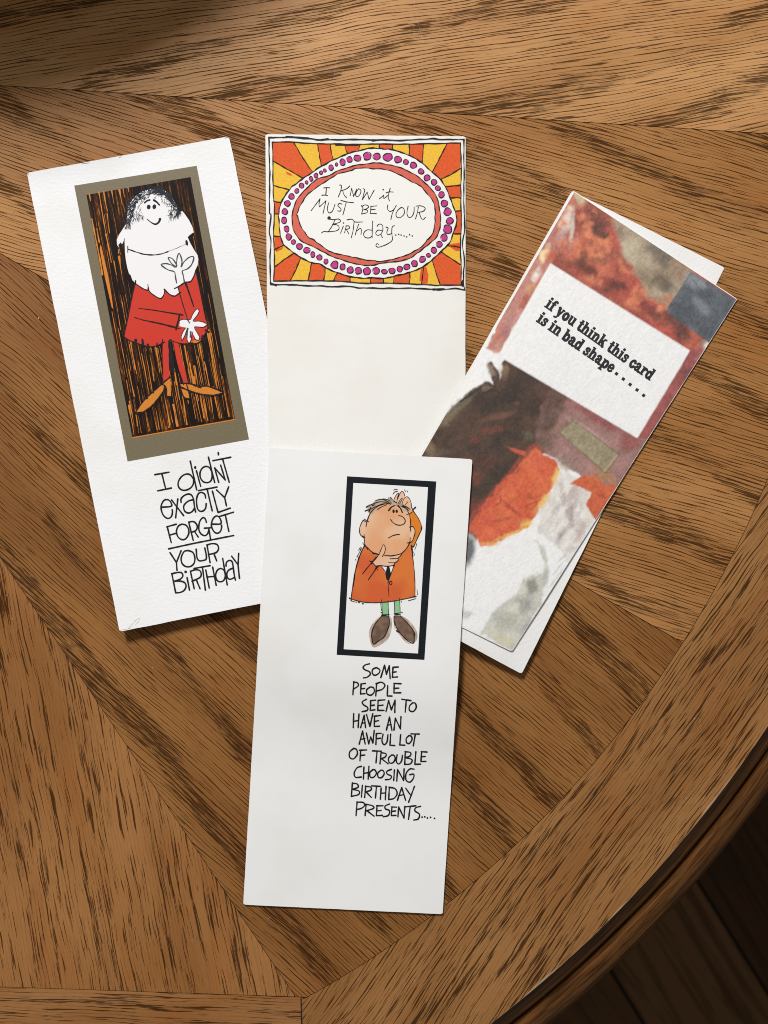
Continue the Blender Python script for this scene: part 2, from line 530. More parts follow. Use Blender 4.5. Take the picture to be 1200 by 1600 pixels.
def ink(name, col, rough=0.6, var=0.06, felt=0.0, spec=0.12):
    t = NT(name)
    u, v = t.coords(0, 1.0)
    n = t.noise(t.xyz(t.math('MULTIPLY', u, 0.9), t.math('MULTIPLY', v, 0.9)), 1, 3, 0.65)
    c = t.mix(n, tuple(max(0, x * (1 - var * 2)) for x in col[:3]) + (1,), tuple(min(1, x * (1 + var * 2)) for x in col[:3]) + (1,))
    t.put(t.b.inputs['Base Color'], c)
    t.b.inputs['Roughness'].default_value = rough
    t.b.inputs['Specular IOR Level'].default_value = spec
    if felt:
        f1 = t.noise(t.xyz(t.math('MULTIPLY', u, 0.42), t.math('MULTIPLY', v, 0.72), 1), 1, 3, 0.55, 0.6)
        t.bump(f1, 1.0, 0.00014 * felt)
    return t.m

# ------------------------------------------------------------------ print: shapes and strokes on a sheet
def T(x0, y0, s):
    return lambda pts: [(x0 + x / s, y0 + y / s) for x, y in pts]

def smooth_pts(pts, step=1.2, closed=False):
    P = [np.array(p, float) for p in pts]
    n = len(P)
    if n < 3 and not closed:
        d = np.hypot(*(P[1] - P[0])); k = max(2, int(d / step))
        return [tuple(P[0] + (P[1] - P[0]) * i / k) for i in range(k + 1)]
    out = []
    rng = range(n if closed else n - 1)
    for i in rng:
        p1, p2 = P[i % n], P[(i + 1) % n]
        p0 = P[(i - 1) % n] if closed or i > 0 else 2 * p1 - p2
        p3 = P[(i + 2) % n] if closed or i + 2 < n else 2 * p2 - p1
        k = max(2, int(np.hypot(*(p2 - p1)) / step))
        for j in range(k):
            t = j / k
            out.append(tuple(0.5 * (2 * p1 + (p2 - p0) * t + (2 * p0 - 5 * p1 + 4 * p2 - p3) * t * t + (3 * p1 - p0 - 3 * p2 + p3) * t ** 3)))
    if not closed:
        out.append(tuple(P[-1]))
    return out

class Print:
    """one printed part: flat shapes and pen strokes in photograph pixels, laid on a sheet"""
    def __init__(self, sheet, layer):
        self.s, self.layer = sheet, layer
        self.v, self.f, self.dz, self.k = [], [], [], 0
    def _add(self, verts, faces):
        b = len(self.v)
        self.v += verts; self.f += [tuple(i + b for i in f) for f in faces]
        self.dz += [(self.k % 14) * 0.0000012] * len(verts); self.k += 1
    def poly(self, pts, smooth=False, cell=14):
        if smooth:
            pts = smooth_pts(pts, 2.0, True)
        bm = bmesh.new()
        vs = [bm.verts.new((x, y, 0)) for x, y in pts]
        for tri in tessellate_polygon([[Vector((x, y, 0)) for x, y in pts]]):
            try:
                bm.faces.new([vs[i] for i in tri])
            except ValueError:
                pass
        xs = [p[0] for p in pts]; ys = [p[1] for p in pts]
        for lo, hi, no in ((min(xs), max(xs), (1, 0, 0)), (min(ys), max(ys), (0, 1, 0))):
            c = math.ceil(lo / cell) * cell
            while c < hi:
                bmesh.ops.bisect_plane(bm, geom=bm.verts[:] + bm.edges[:] + bm.faces[:], plane_co=(c * no[0], c * no[1], 0), plane_no=no, dist=1e-4)
                c += cell
        bm.normal_update()
        bm.verts.index_update()
        V = [(v.co.x, v.co.y) for v in bm.verts]
        F = []
        for f in bm.faces:
            ids = [v.index for v in f.verts]
            F.append(ids if f.normal.z < 0 else ids[::-1])     # photograph y runs down
        self._add(V, F)
        bm.free()
        return self
    def line(self, pts, w, w1=None, smooth=True, closed=False, wob=0.08, jit=0.0, step=1.2):
        """pen stroke of width w (tapering to w1)"""
        if not smooth:
            for a, b in zip(pts, pts[1:]):
                self.line([a, b], w, w1, True, False, wob, jit, step)
            return self
        P = smooth_pts(pts, step, closed)
        n = len(P)
        if n < 2:
            return self
        w1 = w if w1 is None else w1
        ph = random.random() * 9
        L, Rr = [], []
        A = np.array(P)
        if jit:
            N = np.convolve(np.random.RandomState(int(ph * 1000)).randn(n + 8, ), np.ones(5) / 5, 'same')[:n] * jit
            A[:, 0] += N; A[:, 1] += N[::-1]
        d = np.gradient(A, axis=0)
        d /= np.maximum(np.hypot(d[:, 0], d[:, 1]), 1e-6)[:, None]
        hw = np.array([(w + (w1 - w) * i / max(1, n - 1)) / 2 * (1 + wob * math.sin(i * 0.55 + ph) + wob * 0.7 * math.sin(i * 0.21 + 2 * ph)) for i in range(n)])
        nr = np.c_[-d[:, 1], d[:, 0]]
        a, b = A + nr * hw[:, None], A - nr * hw[:, None]
        V = [tuple(p) for p in a] + [tuple(p) for p in b]
        F = [(i, i + 1, n + i + 1, n + i) for i in range(n - 1)]
        if closed:
            F.append((n - 1, 0, n, 2 * n - 1))
        self._add(V, F)
        if not closed:
            for e, sg in ((0, -1), (n - 1, 1)):
                c, r = A[e], hw[e]
                if r < 0.25:
                    continue
                a0 = math.atan2(d[e][1] * sg, d[e][0] * sg)
                fan = [tuple(c)] + [(c[0] + r * math.cos(a0 - math.pi / 2 + math.pi * k / 6), c[1] + r * math.sin(a0 - math.pi / 2 + math.pi * k / 6)) for k in range(7)]
                self._add(fan, [(0, k + 2, k + 1) for k in range(6)])
        return self
    def dot(self, c, rx, ry=None, ang=0.0, irregular=0.0):
        ry = rx if ry is None else ry
        pts = []
        ph = random.random() * 7
        for k in range(16):
            a = 2 * math.pi * k / 16
            f = 1 + irregular * (math.sin(2 * a + ph) * 0.6 + math.sin(3 * a + 2 * ph) * 0.5)
            x, y = rx * f * math.cos(a), ry * f * math.sin(a)
            pts.append((c[0] + x * math.cos(ang) - y * math.sin(ang), c[1] + x * math.sin(ang) + y * math.cos(ang)))
        return self.poly(pts)
    def build(self, name, mat, parent, label=None):
        A = np.array(self.v)
        z = self.s.z(A[:, 0], A[:, 1]) + self.s.thick + 0.00006 + self.layer * 0.00004 + np.array(self.dz)
        k = S * (H - z) / H
        V = np.c_[(A[:, 0] - 600) * k, -(A[:, 1] - 800) * k, TZ + z]
        o = mesh_obj(name, V, self.f, mat, parent)
        if label:
            o['label'] = label
        return o

GROUP = 'birthday cards fanned out on the oak table'
BLACK = ink('black_ink', (0.012, 0.012, 0.014), 0.55, 0.3)

# ================================================================== card with the bearded figure
Q1 = [(42, 270), (358, 213), (506, 923), (187, 987)]
bearded = thing('birthday_card', 'white card with a bearded man in red coat, reading I didn\'t exactly forget your birthday', 'greeting card', GROUP)
P_FELT = paper('felt_paper', (0.82, 0.822, 0.83, 1), 1.0, 0.75, seed=1, ang=10)
sh = Sheet([(x + dx, y + dy) for (x, y), (dx, dy) in zip(Q1, ((1, 1), (-1, 1), (0, -1.5), (1.5, -1)))], lambda s, t: 0.00005 + 0.0006 * t * t * s)
sh.mesh('back_leaf', P_FELT, bearded, wob=0.2)
s1 = Sheet(Q1, lambda s, t: 0.0002 + 0.0003 * s + 0.0060 * t ** 3 * (1 - 0.6 * s), drape=8)
s1.mesh('front_cover', P_FELT, bearded)

pb = Print(s1, 0)
o_ = [(116, 290), (307.3, 259), (389, 686.6), (199.3, 721)]
i_ = [(135, 304.5), (297.6, 276.6), (367.2, 655.5), (206.8, 684.0)]
pb.poly(o_)
border_part = pb.build('picture_border', ink('bronze_ink', (0.165, 0.135, 0.080), 0.42, 0.10, 0.25, 0.25), bearded)

def streaks():
    t = NT('black_streaks_over_orange')
    u, v = t.coords(math.radians(79.5), 5.0)       # u down the picture
    def nz(a, b, k, d=2.0, r=0.6):
        return t.noise(t.xyz(t.math('MULTIPLY', u, a), t.math('MULTIPLY', v, b), k), 1.0, d, r)
    f = nz(0.03, 0.85, 1.0, 2.0)
    g = nz(0.35, 1.6, 2.0, 3.0)
    h = nz(0.06, 0.12, 3.0, 2.0)
    th = t.math('ADD', f, t.math('ADD', t.math('MULTIPLY', t.math('SUBTRACT', g, 0.5), 0.34), t.math('MULTIPLY', t.math('SUBTRACT', h, 0.5), 0.40)))
    c = t.mix(t.step(th, 0.52, 0.60), (0.010, 0.006, 0.005, 1), (0.060, 0.018, 0.004, 1))
    c = t.mix(t.step(th, 0.64, 0.74), c, (0.36, 0.125, 0.018, 1))
    t.put(t.b.inputs['Base Color'], c)
    t.b.inputs['Roughness'].default_value = 0.5
    t.b.inputs['Specular IOR Level'].default_value = 0.08
    return t.m
pp = Print(s1, 1); pp.poly(i_)
panel = pp.build('picture_panel', streaks(), bearded)
# scratched-out orange slivers of the printed wood
ax = np.array([69.6, 378.9]); ax /= np.hypot(*ax); ac = np.array([ax[1], -ax[0]])
sl = Print(s1, 2)
rs = random.Random(11)
TLp = np.array(i_[0])
Wp, Lp = 164.0, 384.0
for k in range(150):
    low = k < 95
    a = rs.uniform(2, Wp - 3)
    ln = rs.uniform(25, 95) if low else rs.uniform(20, 110)
    st = rs.uniform(225, Lp - 25) if low else rs.uniform(2, 240)
    if not low and 40 < a < 130 and rs.random() < 0.5:
        continue
    ln = min(ln, Lp - 3 - st)
    sk = rs.uniform(-0.02, 0.02)
    p0 = TLp + ac * a + ax * st
    pm = p0 + ax * ln * 0.5 + ac * rs.uniform(-0.6, 0.6)
    p1 = p0 + ax * ln + ac * ln * sk
    w = rs.choice([0.5, 0.7, 0.9, 1.3, 1.9]) if low else rs.choice([0.4, 0.5, 0.7, 1.0])
    if rs.random() < 0.5:
        sl.line([p0, pm, p1], w * 0.2, w, wob=0.3, step=2.5)
    else:
        sl.line([p0, pm, p1], w, w * 0.3, wob=0.3, step=2.5)
c4 = T(120, 270, 10)
for pts, w0, w1 in [([(195, 330), (215, 440)], 1.6, .8), ([(345, 300), (400, 640), (450, 930)], 1.6, 1.0), ([(420, 290), (450, 480), (480, 600)], 2.2, .7),
                    ([(475, 640), (510, 940)], 1.2, 1.0), ([(455, 960), (490, 1130), (540, 1400)], 2.6, .7), ([(310, 870), (350, 1080)], 0.8, 1.6),
                    ([(235, 720), (300, 1050), (360, 1350), (400, 1590)], 1.6, 2.0), ([(545, 280), (580, 480)], 1.4, .6), ([(665, 270), (710, 500)], 2.4, .8),
                    ([(725, 260), (745, 380)], 1.6, .8), ([(800, 240), (815, 300)], 1.6, .8), ([(655, 1200), (650, 1260)], 1.6, 1.2), ([(660, 1310), (700, 1580)], 2.4, .6),
                    ([(580, 1380), (620, 1590)], 1.0, .8)]:
    sl.line(c4(pts), w0 * 1.1, w1 * 1.1, wob=0.25, step=2)
sl.poly(c4([(365, 1130), (385, 1150), (430, 1350), (490, 1600), (540, 1900), (572, 2130), (545, 2100), (500, 1900), (440, 1640), (395, 1400), (360, 1200)]))
sl.line([(206.8, 684.0), (367.2, 655.5)], 1.7, wob=0.05)
ORANGE = ink('orange_ink', (0.60, 0.205, 0.030), 0.5, 0.10)
sl.build('orange_streaks', ORANGE, panel)

a_ = T(170, 280, 7.5); b_ = T(180, 420, 7.5); d_ = T(190, 560, 6)
RED = ink('red_ink', (0.56, 0.040, 0.024), 0.5, 0.04)
WHITE = ink('white_card', (0.80, 0.79, 0.80), 0.6, 0.015)
white_pts = a_([(225, 340), (250, 270), (310, 200), (400, 140), (480, 118), (580, 118), (670, 140), (740, 210), (790, 300), (828, 388), (860, 372), (890, 408), (940, 480), (980, 560), (995, 622),
                (978, 640), (965, 668), (945, 655), (925, 680), (950, 740), (1000, 830), (1040, 890), (1050, 940), (1040, 1010), (1010, 1070)])
white_pts += b_([(930, 50), (915, 85), (885, 140), (830, 152), (735, 205), (745, 280), (700, 312), (650, 302), (583, 248), (562, 310), (535, 342), (490, 330), (430, 288), (398, 250), (382, 200),
                 (375, 240), (340, 235), (280, 205), (240, 170), (200, 130), (180, 70)])
white_pts += a_([(238, 1110), (215, 1030), (200, 950), (190, 860), (184, 700), (170, 745), (150, 762), (140, 745), (125, 762), (118, 800), (97, 770), (93, 710), (120, 650), (160, 590), (200, 520), (215, 440)])
f0 = Print(s1, 4); f0.poly(white_pts)
figure = f0.build('printed_figure', WHITE, bearded)
f1 = Print(s1, 3)
f1.poly(b_([(235, 165), (400, 150), (700, 150), (945, 15), (975, 180), (1010, 350), (1060, 560), (1085, 680), (1060, 750), (1020, 805), (960, 840), (880, 872), (760, 872), (690, 852), (560, 872), (500, 900),
            (420, 912), (330, 897), (240, 866), (150, 830), (100, 790), (140, 600), (185, 380)]))
f1.build('coat', RED, figure)
for pts in ([(253.6, 533), (264, 531)] + d_([(442, 40), (450, 150), (440, 182), (390, 216), (385, 100)]),
            [(270.5, 533), (279, 537)] + d_([(560, 0), (598, 110), (625, 232), (580, 242), (545, 130), (512, 0)])):
    Print(s1, 3.5).poly(pts).build('leg', RED, figure)
for pl in ([[(140, 502), (170, 450), (230, 380), (300, 310), (370, 252), (396, 255), (390, 300), (340, 370), (270, 450), (200, 497)], [(385, 232), (450, 182), (460, 230), (463, 350), (422, 352), (420, 260)]],
           [[(545, 240), (640, 245), (740, 268), (800, 265), (870, 290), (940, 320), (860, 340), (760, 332), (640, 300), (560, 270)], [(558, 285), (620, 300), (637, 375), (600, 372), (570, 332)]]):
    q = Print(s1, 4)
    for p in pl:
        q.poly(d_(p))
    q.build('shoe', ORANGE, figure)
q = Print(s1, 4.5)
q.poly(b_([(760, 605), (800, 594), (860, 600), (885, 588), (905, 540), (940, 486), (965, 474), (980, 495), (960, 540), (912, 608), (980, 615), (1040, 630), (1072, 655), (1030, 680), (932, 676), (950, 740),
           (985, 800), (975, 832), (945, 826), (920, 780), (902, 735), (890, 790), (882, 840), (865, 866), (845, 830), (848, 770), (850, 722), (812, 790), (782, 832), (778, 790), (800, 730), (828, 690), (752, 672)]))
q.build('hand', WHITE, figure)
Print(s1, 4.2).poly(b_([(888, 850), (930, 838), (1010, 826), (960, 868), (920, 868)])).build('coat_lining', ORANGE, figure)

L = Print(s1, 6)
u = 1 / 7.5
for pts, w, w1 in [([(275, 462), (450, 484), (620, 512), (792, 540)], 8, 16), ([(225, 568), (330, 600), (520, 640), (700, 685)], 8, 22), ([(700, 690), (765, 702)], 12, 8), ([(755, 530), (738, 610), (712, 712)], 16, 22),
                   ([(240, 150), (205, 280), (150, 560), (100, 790)], 14, 12), ([(100, 790), (150, 830), (240, 866), (330, 897), (420, 912), (500, 897), (582, 856)], 12, 12),
                   ([(240, 835), (240, 880)], 30, 30), ([(318, 828), (326, 895)], 26, 30), ([(382, 885), (388, 920)], 22, 26), ([(490, 870), (490, 912)], 16, 26), ([(555, 825), (550, 870)], 8, 22),
                   ([(680, 850), (760, 872), (860, 886), (950, 880), (1010, 845)], 8, 16), ([(945, 30), (1000, 290), (1055, 560), (1085, 640)], 8, 12), ([(1085, 640), (1080, 720), (1050, 770), (1020, 800)], 10, 20),
                   ([(1060, 720), (1095, 740)], 26, 22), ([(1020, 790), (1040, 830)], 24, 20), ([(625, 845), (650, 830), (665, 850)], 8, 16), ([(638, 860), (650, 1000), (672, 1200)], 40, 56),
                   ([(238, 140), (238, 180)], 14, 10), ([(235, 170), (300, 216), (350, 243), (390, 252), (382, 182)], 12, 10), ([(390, 225), (400, 262), (430, 292), (490, 332), (535, 346), (568, 305), (580, 244)], 12, 10),
                   ([(575, 240), (640, 300), (700, 318), (768, 272)], 16, 10), ([(695, 231), (760, 196), (820, 157), (880, 150), (918, 92), (945, 18)], 14, 12),
                   ([(735, 215), (775, 360), (850, 600)], 12, 10), ([(825, 168), (872, 300), (918, 438)], 24, 14),
                   ([(752, 605), (800, 592), (860, 598), (885, 588), (905, 540), (940, 484), (965, 470), (984, 495), (960, 545), (912, 610), (980, 613), (1040, 628), (1076, 655), (1030, 684), (932, 680), (955, 740), (990, 800), (978, 836), (942, 830), (920, 785)], 8, 8),
                   ([(845, 700), (808, 795), (780, 838), (774, 790), (800, 728), (828, 690)], 8, 8), ([(905, 740), (885, 845), (865, 870), (842, 832), (848, 740)], 8, 8), ([(553, 870), (550, 1000), (552, 1150)], 8, 10)]:
    L.line(b_(pts), w * u, w1 * u, wob=0.12)
u = 1 / 6
for pts, w, w1 in [([(120, 520), (170, 445), (230, 372), (300, 308), (380, 240), (455, 176)], 10, 10), ([(110, 518), (200, 505), (280, 452), (360, 360), (400, 290), (398, 250)], 12, 12),
                   ([(420, 280), (425, 355), (465, 360)], 10, 14), ([(540, 230), (640, 237), (740, 262), (800, 258), (870, 282), (958, 318), (870, 347), (760, 340), (640, 306), (556, 268)], 10, 14),
                   ([(545, 235), (560, 310), (590, 370), (645, 380)], 12, 14), ([(610, 248), (632, 320), (640, 375)], 10, 10), ([(230, 375), (245, 372)], 18, 14), ([(285, 318), (300, 322)], 18, 12),
                   ([(680, 250), (700, 262)], 22, 12), ([(720, 265), (745, 275)], 22, 14), ([(545, 130), (580, 245)], 8, 10), ([(385, 60), (386, 210)], 6, 8), ([(600, 110), (628, 230)], 8, 14)]:
    L.line(d_(pts), w * u, w1 * u, wob=0.18)
u = 1 / 7.5
A_ = lambda pts, w, w1=None, **k: L.line(a_(pts), w * u, (w1 or w) * u, **k)
A_([(420, 275), (448, 252), (478, 243)], 18, 22); A_([(528, 245), (562, 268), (592, 300)], 24, 20)
L.dot(a_([(467, 325)])[0], 22 * u, 27 * u, 0.2); L.dot(a_([(533, 322)])[0], 22 * u, 28 * u, 0.2)
A_([(447, 466), (495, 505), (545, 527), (585, 503), (600, 466)], 8, 26)
A_([(222, 785), (222, 858)], 10); A_([(225, 820), (330, 856), (420, 880), (530, 886), (620, 872), (690, 850)], 14, 12, jit=0.25, wob=0.2)
for k in range(16):
    x = 700 + k * 13; L.dot(a_([(x, 846 - (x - 700) * 0.42 + rs.uniform(-4, 4))])[0], 5 * u, 4 * u)
L.dot(a_([(913, 745)])[0], 15 * u, 34 * u, -0.2)
A_([(170, 750), (178, 720), (184, 695)], 10, 6); A_([(125, 775), (140, 750)], 24, 16); A_([(960, 660), (985, 635)], 22, 14)
L.build('ink_lines', BLACK, figure)
G2 = Print(s1, 6)
GREY = ink('pencil_grey', (0.075, 0.078, 0.088), 0.7, 0.3)
for pts, w in [([(775, 1030), (725, 1003), (670, 988), (614, 1000), (655, 1038), (705, 1066), (768, 1085), (780, 1140), (795, 1215)], 14), ([(778, 1025), (728, 978), (697, 920), (742, 930), (775, 970), (798, 1010)], 14),
               ([(790, 1025), (796, 950), (808, 892), (826, 868), (846, 912), (857, 960), (848, 1025)], 14), ([(850, 1022), (880, 970), (930, 922), (982, 903), (995, 930), (970, 1000), (920, 1050), (862, 1075), (872, 1130), (886, 1200)], 14)]:
    G2.line(a_(pts), w * u, wob=0.2, jit=0.15)
G2.line(b_([(850, 600), (872, 635)]), 2, 2)
G2.line(b_([(850, 700), (835, 770)]), 3, 2); G2.line(b_([(885, 740), (880, 800)]), 3, 2)
G2.build('pencil_lines', GREY, figure)
hair = Print(s1, 5)
def hair_band(path, wid, n, ln, w0, lean=0.0):
    P = smooth_pts(path, 6.0)
    for k in range(n):
        i = rs.randrange(1, len(P) - 1)
        x, y = P[i]
        dx, dy = P[i + 1][0] - P[i - 1][0], P[i + 1][1] - P[i - 1][1]
        l = math.hypot(dx, dy); dx, dy = dx / l, dy / l
        o = rs.gauss(0, 0.42) * wid
        x += -dy * o; y += dx * o
        a = math.atan2(dy, dx) + rs.gauss(0, 0.45) + lean
        m = ln * rs.uniform(0.4, 1.3)
        x1, y1 = x + m * math.cos(a), y + m * math.sin(a)
        hair.line(a_([(x, y), ((x + x1) / 2 + rs.uniform(-6, 6), (y + y1) / 2 + rs.uniform(-6, 6)), (x1, y1)]), w0 * rs.uniform(0.5, 1.3), w0 * 0.3, wob=0.3, step=1.6)
hair_band([(640, 135), (560, 140), (480, 142), (390, 190), (310, 250), (262, 340), (245, 430), (225, 540)], 60, 430, 46, 1.0)
hair_band([(560, 130), (640, 160), (700, 220), (750, 290), (790, 350), (820, 410)], 42, 210, 40, 1.0)
hair_band([(520, 135), (600, 140), (680, 180), (740, 250)], 26, 130, 40, 1.2)
hair_band([(600, 190), (640, 260), (690, 330)], 20, 24, 34, 0.6)
hair_band([(740, 340), (735, 400), (735, 460)], 40, 40, 50, 0.6); hair_band([(800, 370), (800, 440)], 30, 30, 45, 0.8)
hair_band([(350, 300), (345, 400), (345, 480)], 50, 40, 50, 0.5); hair_band([(385, 420), (400, 480)], 14, 12, 30, 0.6); hair_band([(240, 480), (215, 580)], 50, 50, 30, 0.55)
hair.build('hair', ink('hair_ink', (0.022, 0.026, 0.036), 0.6, 0.3), figure)

e1 = T(235, 705, 8); e2 = T(235, 820, 8)
tx = Print(s1, 1)
def pen(tr, w):
    def f(*strokes, sm=True):
        for p in strokes:
            tx.line(tr(p), w, smooth=sm and len(p) > 3, wob=0.07)
    return f
p1 = pen(e1, 2.55); p2 = pen(e2, 2.55)
def ring(*pts):
    return list(pts) + [pts[0]]
p1([(55, 293), (232, 262)], [(143, 280), (190, 470)], [(90, 495), (262, 460)])
p1([(540, 350), (500, 297), (450, 285), (390, 315), (350, 380), (350, 440), (385, 480), (440, 487), (500, 460), (535, 410), (540, 350)], [(498, 125), (578, 482)])
p1([(575, 245), (628, 438)])
p1([(768, 255), (735, 203), (690, 190), (645, 215), (620, 270), (625, 330), (660, 380), (710, 392), (750, 375), (770, 330), (768, 255)], [(725, 75), (803, 390)])
p1([(853, 388), (803, 208), (935, 358), (878, 175)], sm=False)
p1([(848, 17), (850, 43)], [(782, 118), (1003, 75)], [(903, 100), (985, 388)])
p1([(140, 700), (258, 688), (258, 645), (228, 610), (180, 608), (145, 650), (133, 710), (150, 780), (185, 825), (225, 840), (262, 815), (275, 765), (272, 730)])
p1([(265, 610), (415, 805)], [(342, 597), (315, 830)])
p1([(383, 640), (383, 595), (420, 555), (470, 535), (515, 550), (540, 610), (550, 690), (565, 758)], [(540, 605), (480, 620), (430, 660), (415, 700), (430, 750), (475, 772), (520, 755), (552, 710)])
p1([(690, 585), (680, 540), (640, 515), (600, 530), (578, 590), (578, 660), (590, 720), (620, 750), (660, 745), (690, 710), (697, 655)])
p1([(600, 492), (833, 447)], [(710, 480), (772, 745)], [(775, 500), (845, 765), (1000, 710)], [(828, 485), (928, 580), (978, 445)], [(928, 580), (950, 682)], sm=False)
p2([(210, 25), (260, 222)], [(205, 25), (322, -8)], [(235, 130), (310, 108)])
p2([(395, -10), (350, 15), (325, 80), (345, 150), (395, 185), (445, 170), (478, 110), (475, 50), (445, 5), (395, -10)])
p2([(478, -35), (535, 195)], [(480, -35), (540, -40), (580, 0), (582, 45), (560, 75), (505, 95)], [(550, 80), (597, 152)])
p2([(700, -30), (685, -75), (655, -90), (620, -50), (605, 10), (608, 70), (635, 115), (680, 135), (715, 110), (730, 60)], [(675, 42), (765, 35)], [(730, 45), (752, 185)])
p2([(770, -8), (878, -15), (870, -80), (830, -112), (785, -80), (762, -10), (770, 40), (800, 90), (840, 105), (875, 80), (890, 30), (888, 5)])
p2([(865, -105), (1038, -158)], [(937, -120), (980, 82)], [(228, 300), (540, 232), (1040, 133)])
p2([(245, 348), (325, 470), (383, 325)], [(325, 470), (332, 568)], sm=False)
p2([(470, 320), (420, 335), (385, 410), (395, 480), (440, 520), (500, 520), (545, 480), (555, 410), (530, 345), (470, 320)], [(572, 305), (582, 410), (610, 448), (660, 445), (695, 430), (698, 380), (680, 290)])
p2([(708, 255), (745, 470)], [(705, 252), (770, 235), (830, 245), (852, 290), (830, 340), (780, 360), (725, 370)], [(795, 365), (828, 450)])
p2([(268, 612), (315, 845)], [(265, 612), (340, 595), (390, 600), (405, 640), (370, 680), (300, 705)], [(300, 705), (380, 705), (430, 725), (445, 770), (420, 820), (370, 845), (315, 850)], [(458, 660), (488, 815)])
p2([(500, 580), (547, 798)], [(500, 580), (570, 560), (620, 575), (635, 620), (615, 660), (520, 705)], [(575, 690), (620, 798)], [(545, 545), (745, 510)], [(650, 530), (687, 815)])
p2([(692, 565), (735, 790)], [(778, 530), (822, 755)], [(710, 652), (795, 645)])
p2([(925, 570), (880, 545), (835, 570), (815, 630), (830, 690), (870, 712), (915, 695), (935, 640), (925, 570)], [(903, 420), (960, 750)])
p2([(945, 515), (950, 470), (985, 445), (1020, 460), (1035, 530), (1045, 610), (1062, 690)], [(1035, 540), (980, 565), (955, 610), (965, 665), (1000, 680), (1045, 660)])
p2([(1015, 392), (1095, 500), (1103, 357)], [(1095, 500), (1113, 668)], sm=False)
tx.dot(e1([(560, 203)])[0], 1.9, 2.5); tx.dot(e2([(440, 588)])[0], 2.2)
tx.build('lettering', BLACK, bearded)
wr = Print(s1, 1)
wr.line([(200, 982), (206, 976), (213, 968), (218.5, 965.5), (216, 971), (211, 977)], 0.38, 0.3, wob=0.2)
wr.line([(186, 988 - 3.2), (196, 983.4), (204, 981.5)], 0.4, 0.3)
wr.build('pencil_scribble', ink('faint_pencil', (0.46, 0.45, 0.43), 0.7, 0.2), bearded)
for pts, w in (([(351, 215.6), (357, 214.6), (359, 219)], 1.5), ([(43.5, 272), (45.5, 271.2)], 1.4), ([(128, 256.0), (139, 254.2)], 0.9), ([(186, 245.6), (190, 245)], 1.0)):
    Print(s1, 1).line(pts, w, w * 0.5, wob=0.5).build('rubbed_corner', ink('rubbed_grey', (0.34, 0.30, 0.26), 0.8, 0.3), bearded)

# ================================================================== card with the sunburst doodle
Q2 = [(414.5, 209.5), (727.5, 213), (727, 926), (422, 922)]
sunny = thing('birthday_card', 'plain white card with red and yellow sunburst oval reading I know it must be', 'greeting card', GROUP)
P_SMOOTH = paper('smooth_ivory_card', (0.80, 0.788, 0.757, 1), 0.04, 0.65, seed=2)
sh = Sheet([(x + dx, y + dy) for (x, y), (dx, dy) in zip(Q2, ((1, 1), (-1.5, 1), (-1, -1), (1, -1)))], lambda s, t: 0.0001 + 0.0002 * s)
sh.mesh('back_leaf', P_SMOOTH, sunny, wob=0.2)
s2 = Sheet(Q2, lambda s, t: 0.0001 + 0.0003 * s, drape=8)
s2.mesh('front_cover', P_SMOOTH, sunny)
k2 = T(410, 205, 7.5); k3 = T(570, 205, 7.5); k4 = T(410, 325, 7.5); k5 = T(570, 325, 7.5)
YEL = ink('yellow_wash', (0.80, 0.46, 0.045), 0.6, 0.16)
ORR = ink('orange_red_wash', (0.66, 0.098, 0.024), 0.6, 0.20)
COR = ink('coral_wash', (0.62, 0.125, 0.085), 0.6, 0.10)
MAG = ink('magenta_wash', (0.50, 0.045, 0.23), 0.6, 0.10)
W2 = ink('white_of_card', (0.80, 0.79, 0.76), 0.55, 0.01)

rect_in = (k2([(115, 125), (340, 125), (650, 145), (960, 150), (1200, 150)]) + k3([(170, 148), (500, 150), (700, 145), (960, 140), (1120, 135), (1130, 430), (1125, 700), (1130, 975)]) +
           k5([(1130, 250), (1120, 450), (1130, 700), (1130, 900), (900, 905), (700, 895), (350, 880), (0, 880)]) + k4([(1020, 865), (830, 855), (600, 850), (400, 850), (130, 855), (140, 650), (135, 450), (130, 250), (140, 0)]) +
           k2([(125, 700), (122, 350)]))
ell_w = (k2([(190, 975), (225, 830), (320, 680), (470, 555), (590, 480), (690, 410), (830, 335), (1000, 260), (1130, 228)]) + k3([(0, 210), (100, 195), (240, 205), (320, 216), (450, 255), (540, 292), (670, 370), (790, 480), (890, 570), (950, 660), (1000, 780), (1055, 930)]) +
         k5([(1075, 100), (1070, 200), (1035, 300), (995, 400), (890, 510), (780, 610), (690, 680), (520, 755), (360, 792), (220, 820), (60, 815)]) + k4([(1200, 822), (1030, 802), (860, 748), (740, 695), (660, 652), (570, 638), (450, 577), (370, 522), (260, 440), (212, 330), (190, 110)]))
ell_r = (k2([(350, 975), (390, 830), (440, 750), (530, 655), (640, 560), (780, 520), (870, 470), (1000, 425), (1120, 392)]) + k3([(0, 385), (140, 370), (250, 385), (360, 410), (480, 452), (600, 512), (700, 600), (810, 710), (852, 800), (878, 915)]) +
         k5([(890, 120), (880, 230), (838, 340), (760, 415), (640, 508), (520, 590), (400, 622), (240, 640), (100, 668), (0, 672)]) + k4([(1080, 650), (950, 612), (820, 570), (700, 505), (570, 440), (450, 380), (365, 265), (350, 150)]))
ell_i = (k2([(402, 975), (440, 880), (510, 765), (600, 685), (700, 615), (800, 552), (900, 495), (1040, 460), (1100, 437)]) + k3([(0, 430), (130, 440), (250, 450), (340, 480), (450, 532), (550, 592), (660, 650), (720, 722), (790, 802), (822, 905)]) +
         k5([(822, 120), (815, 220), (788, 310), (720, 390), (650, 465), (520, 535), (400, 580), (200, 625), (100, 615), (0, 605)]) + k4([(1000, 562), (830, 525), (760, 490), (690, 440), (600, 372), (530, 330), (450, 215), (412, 90)]))
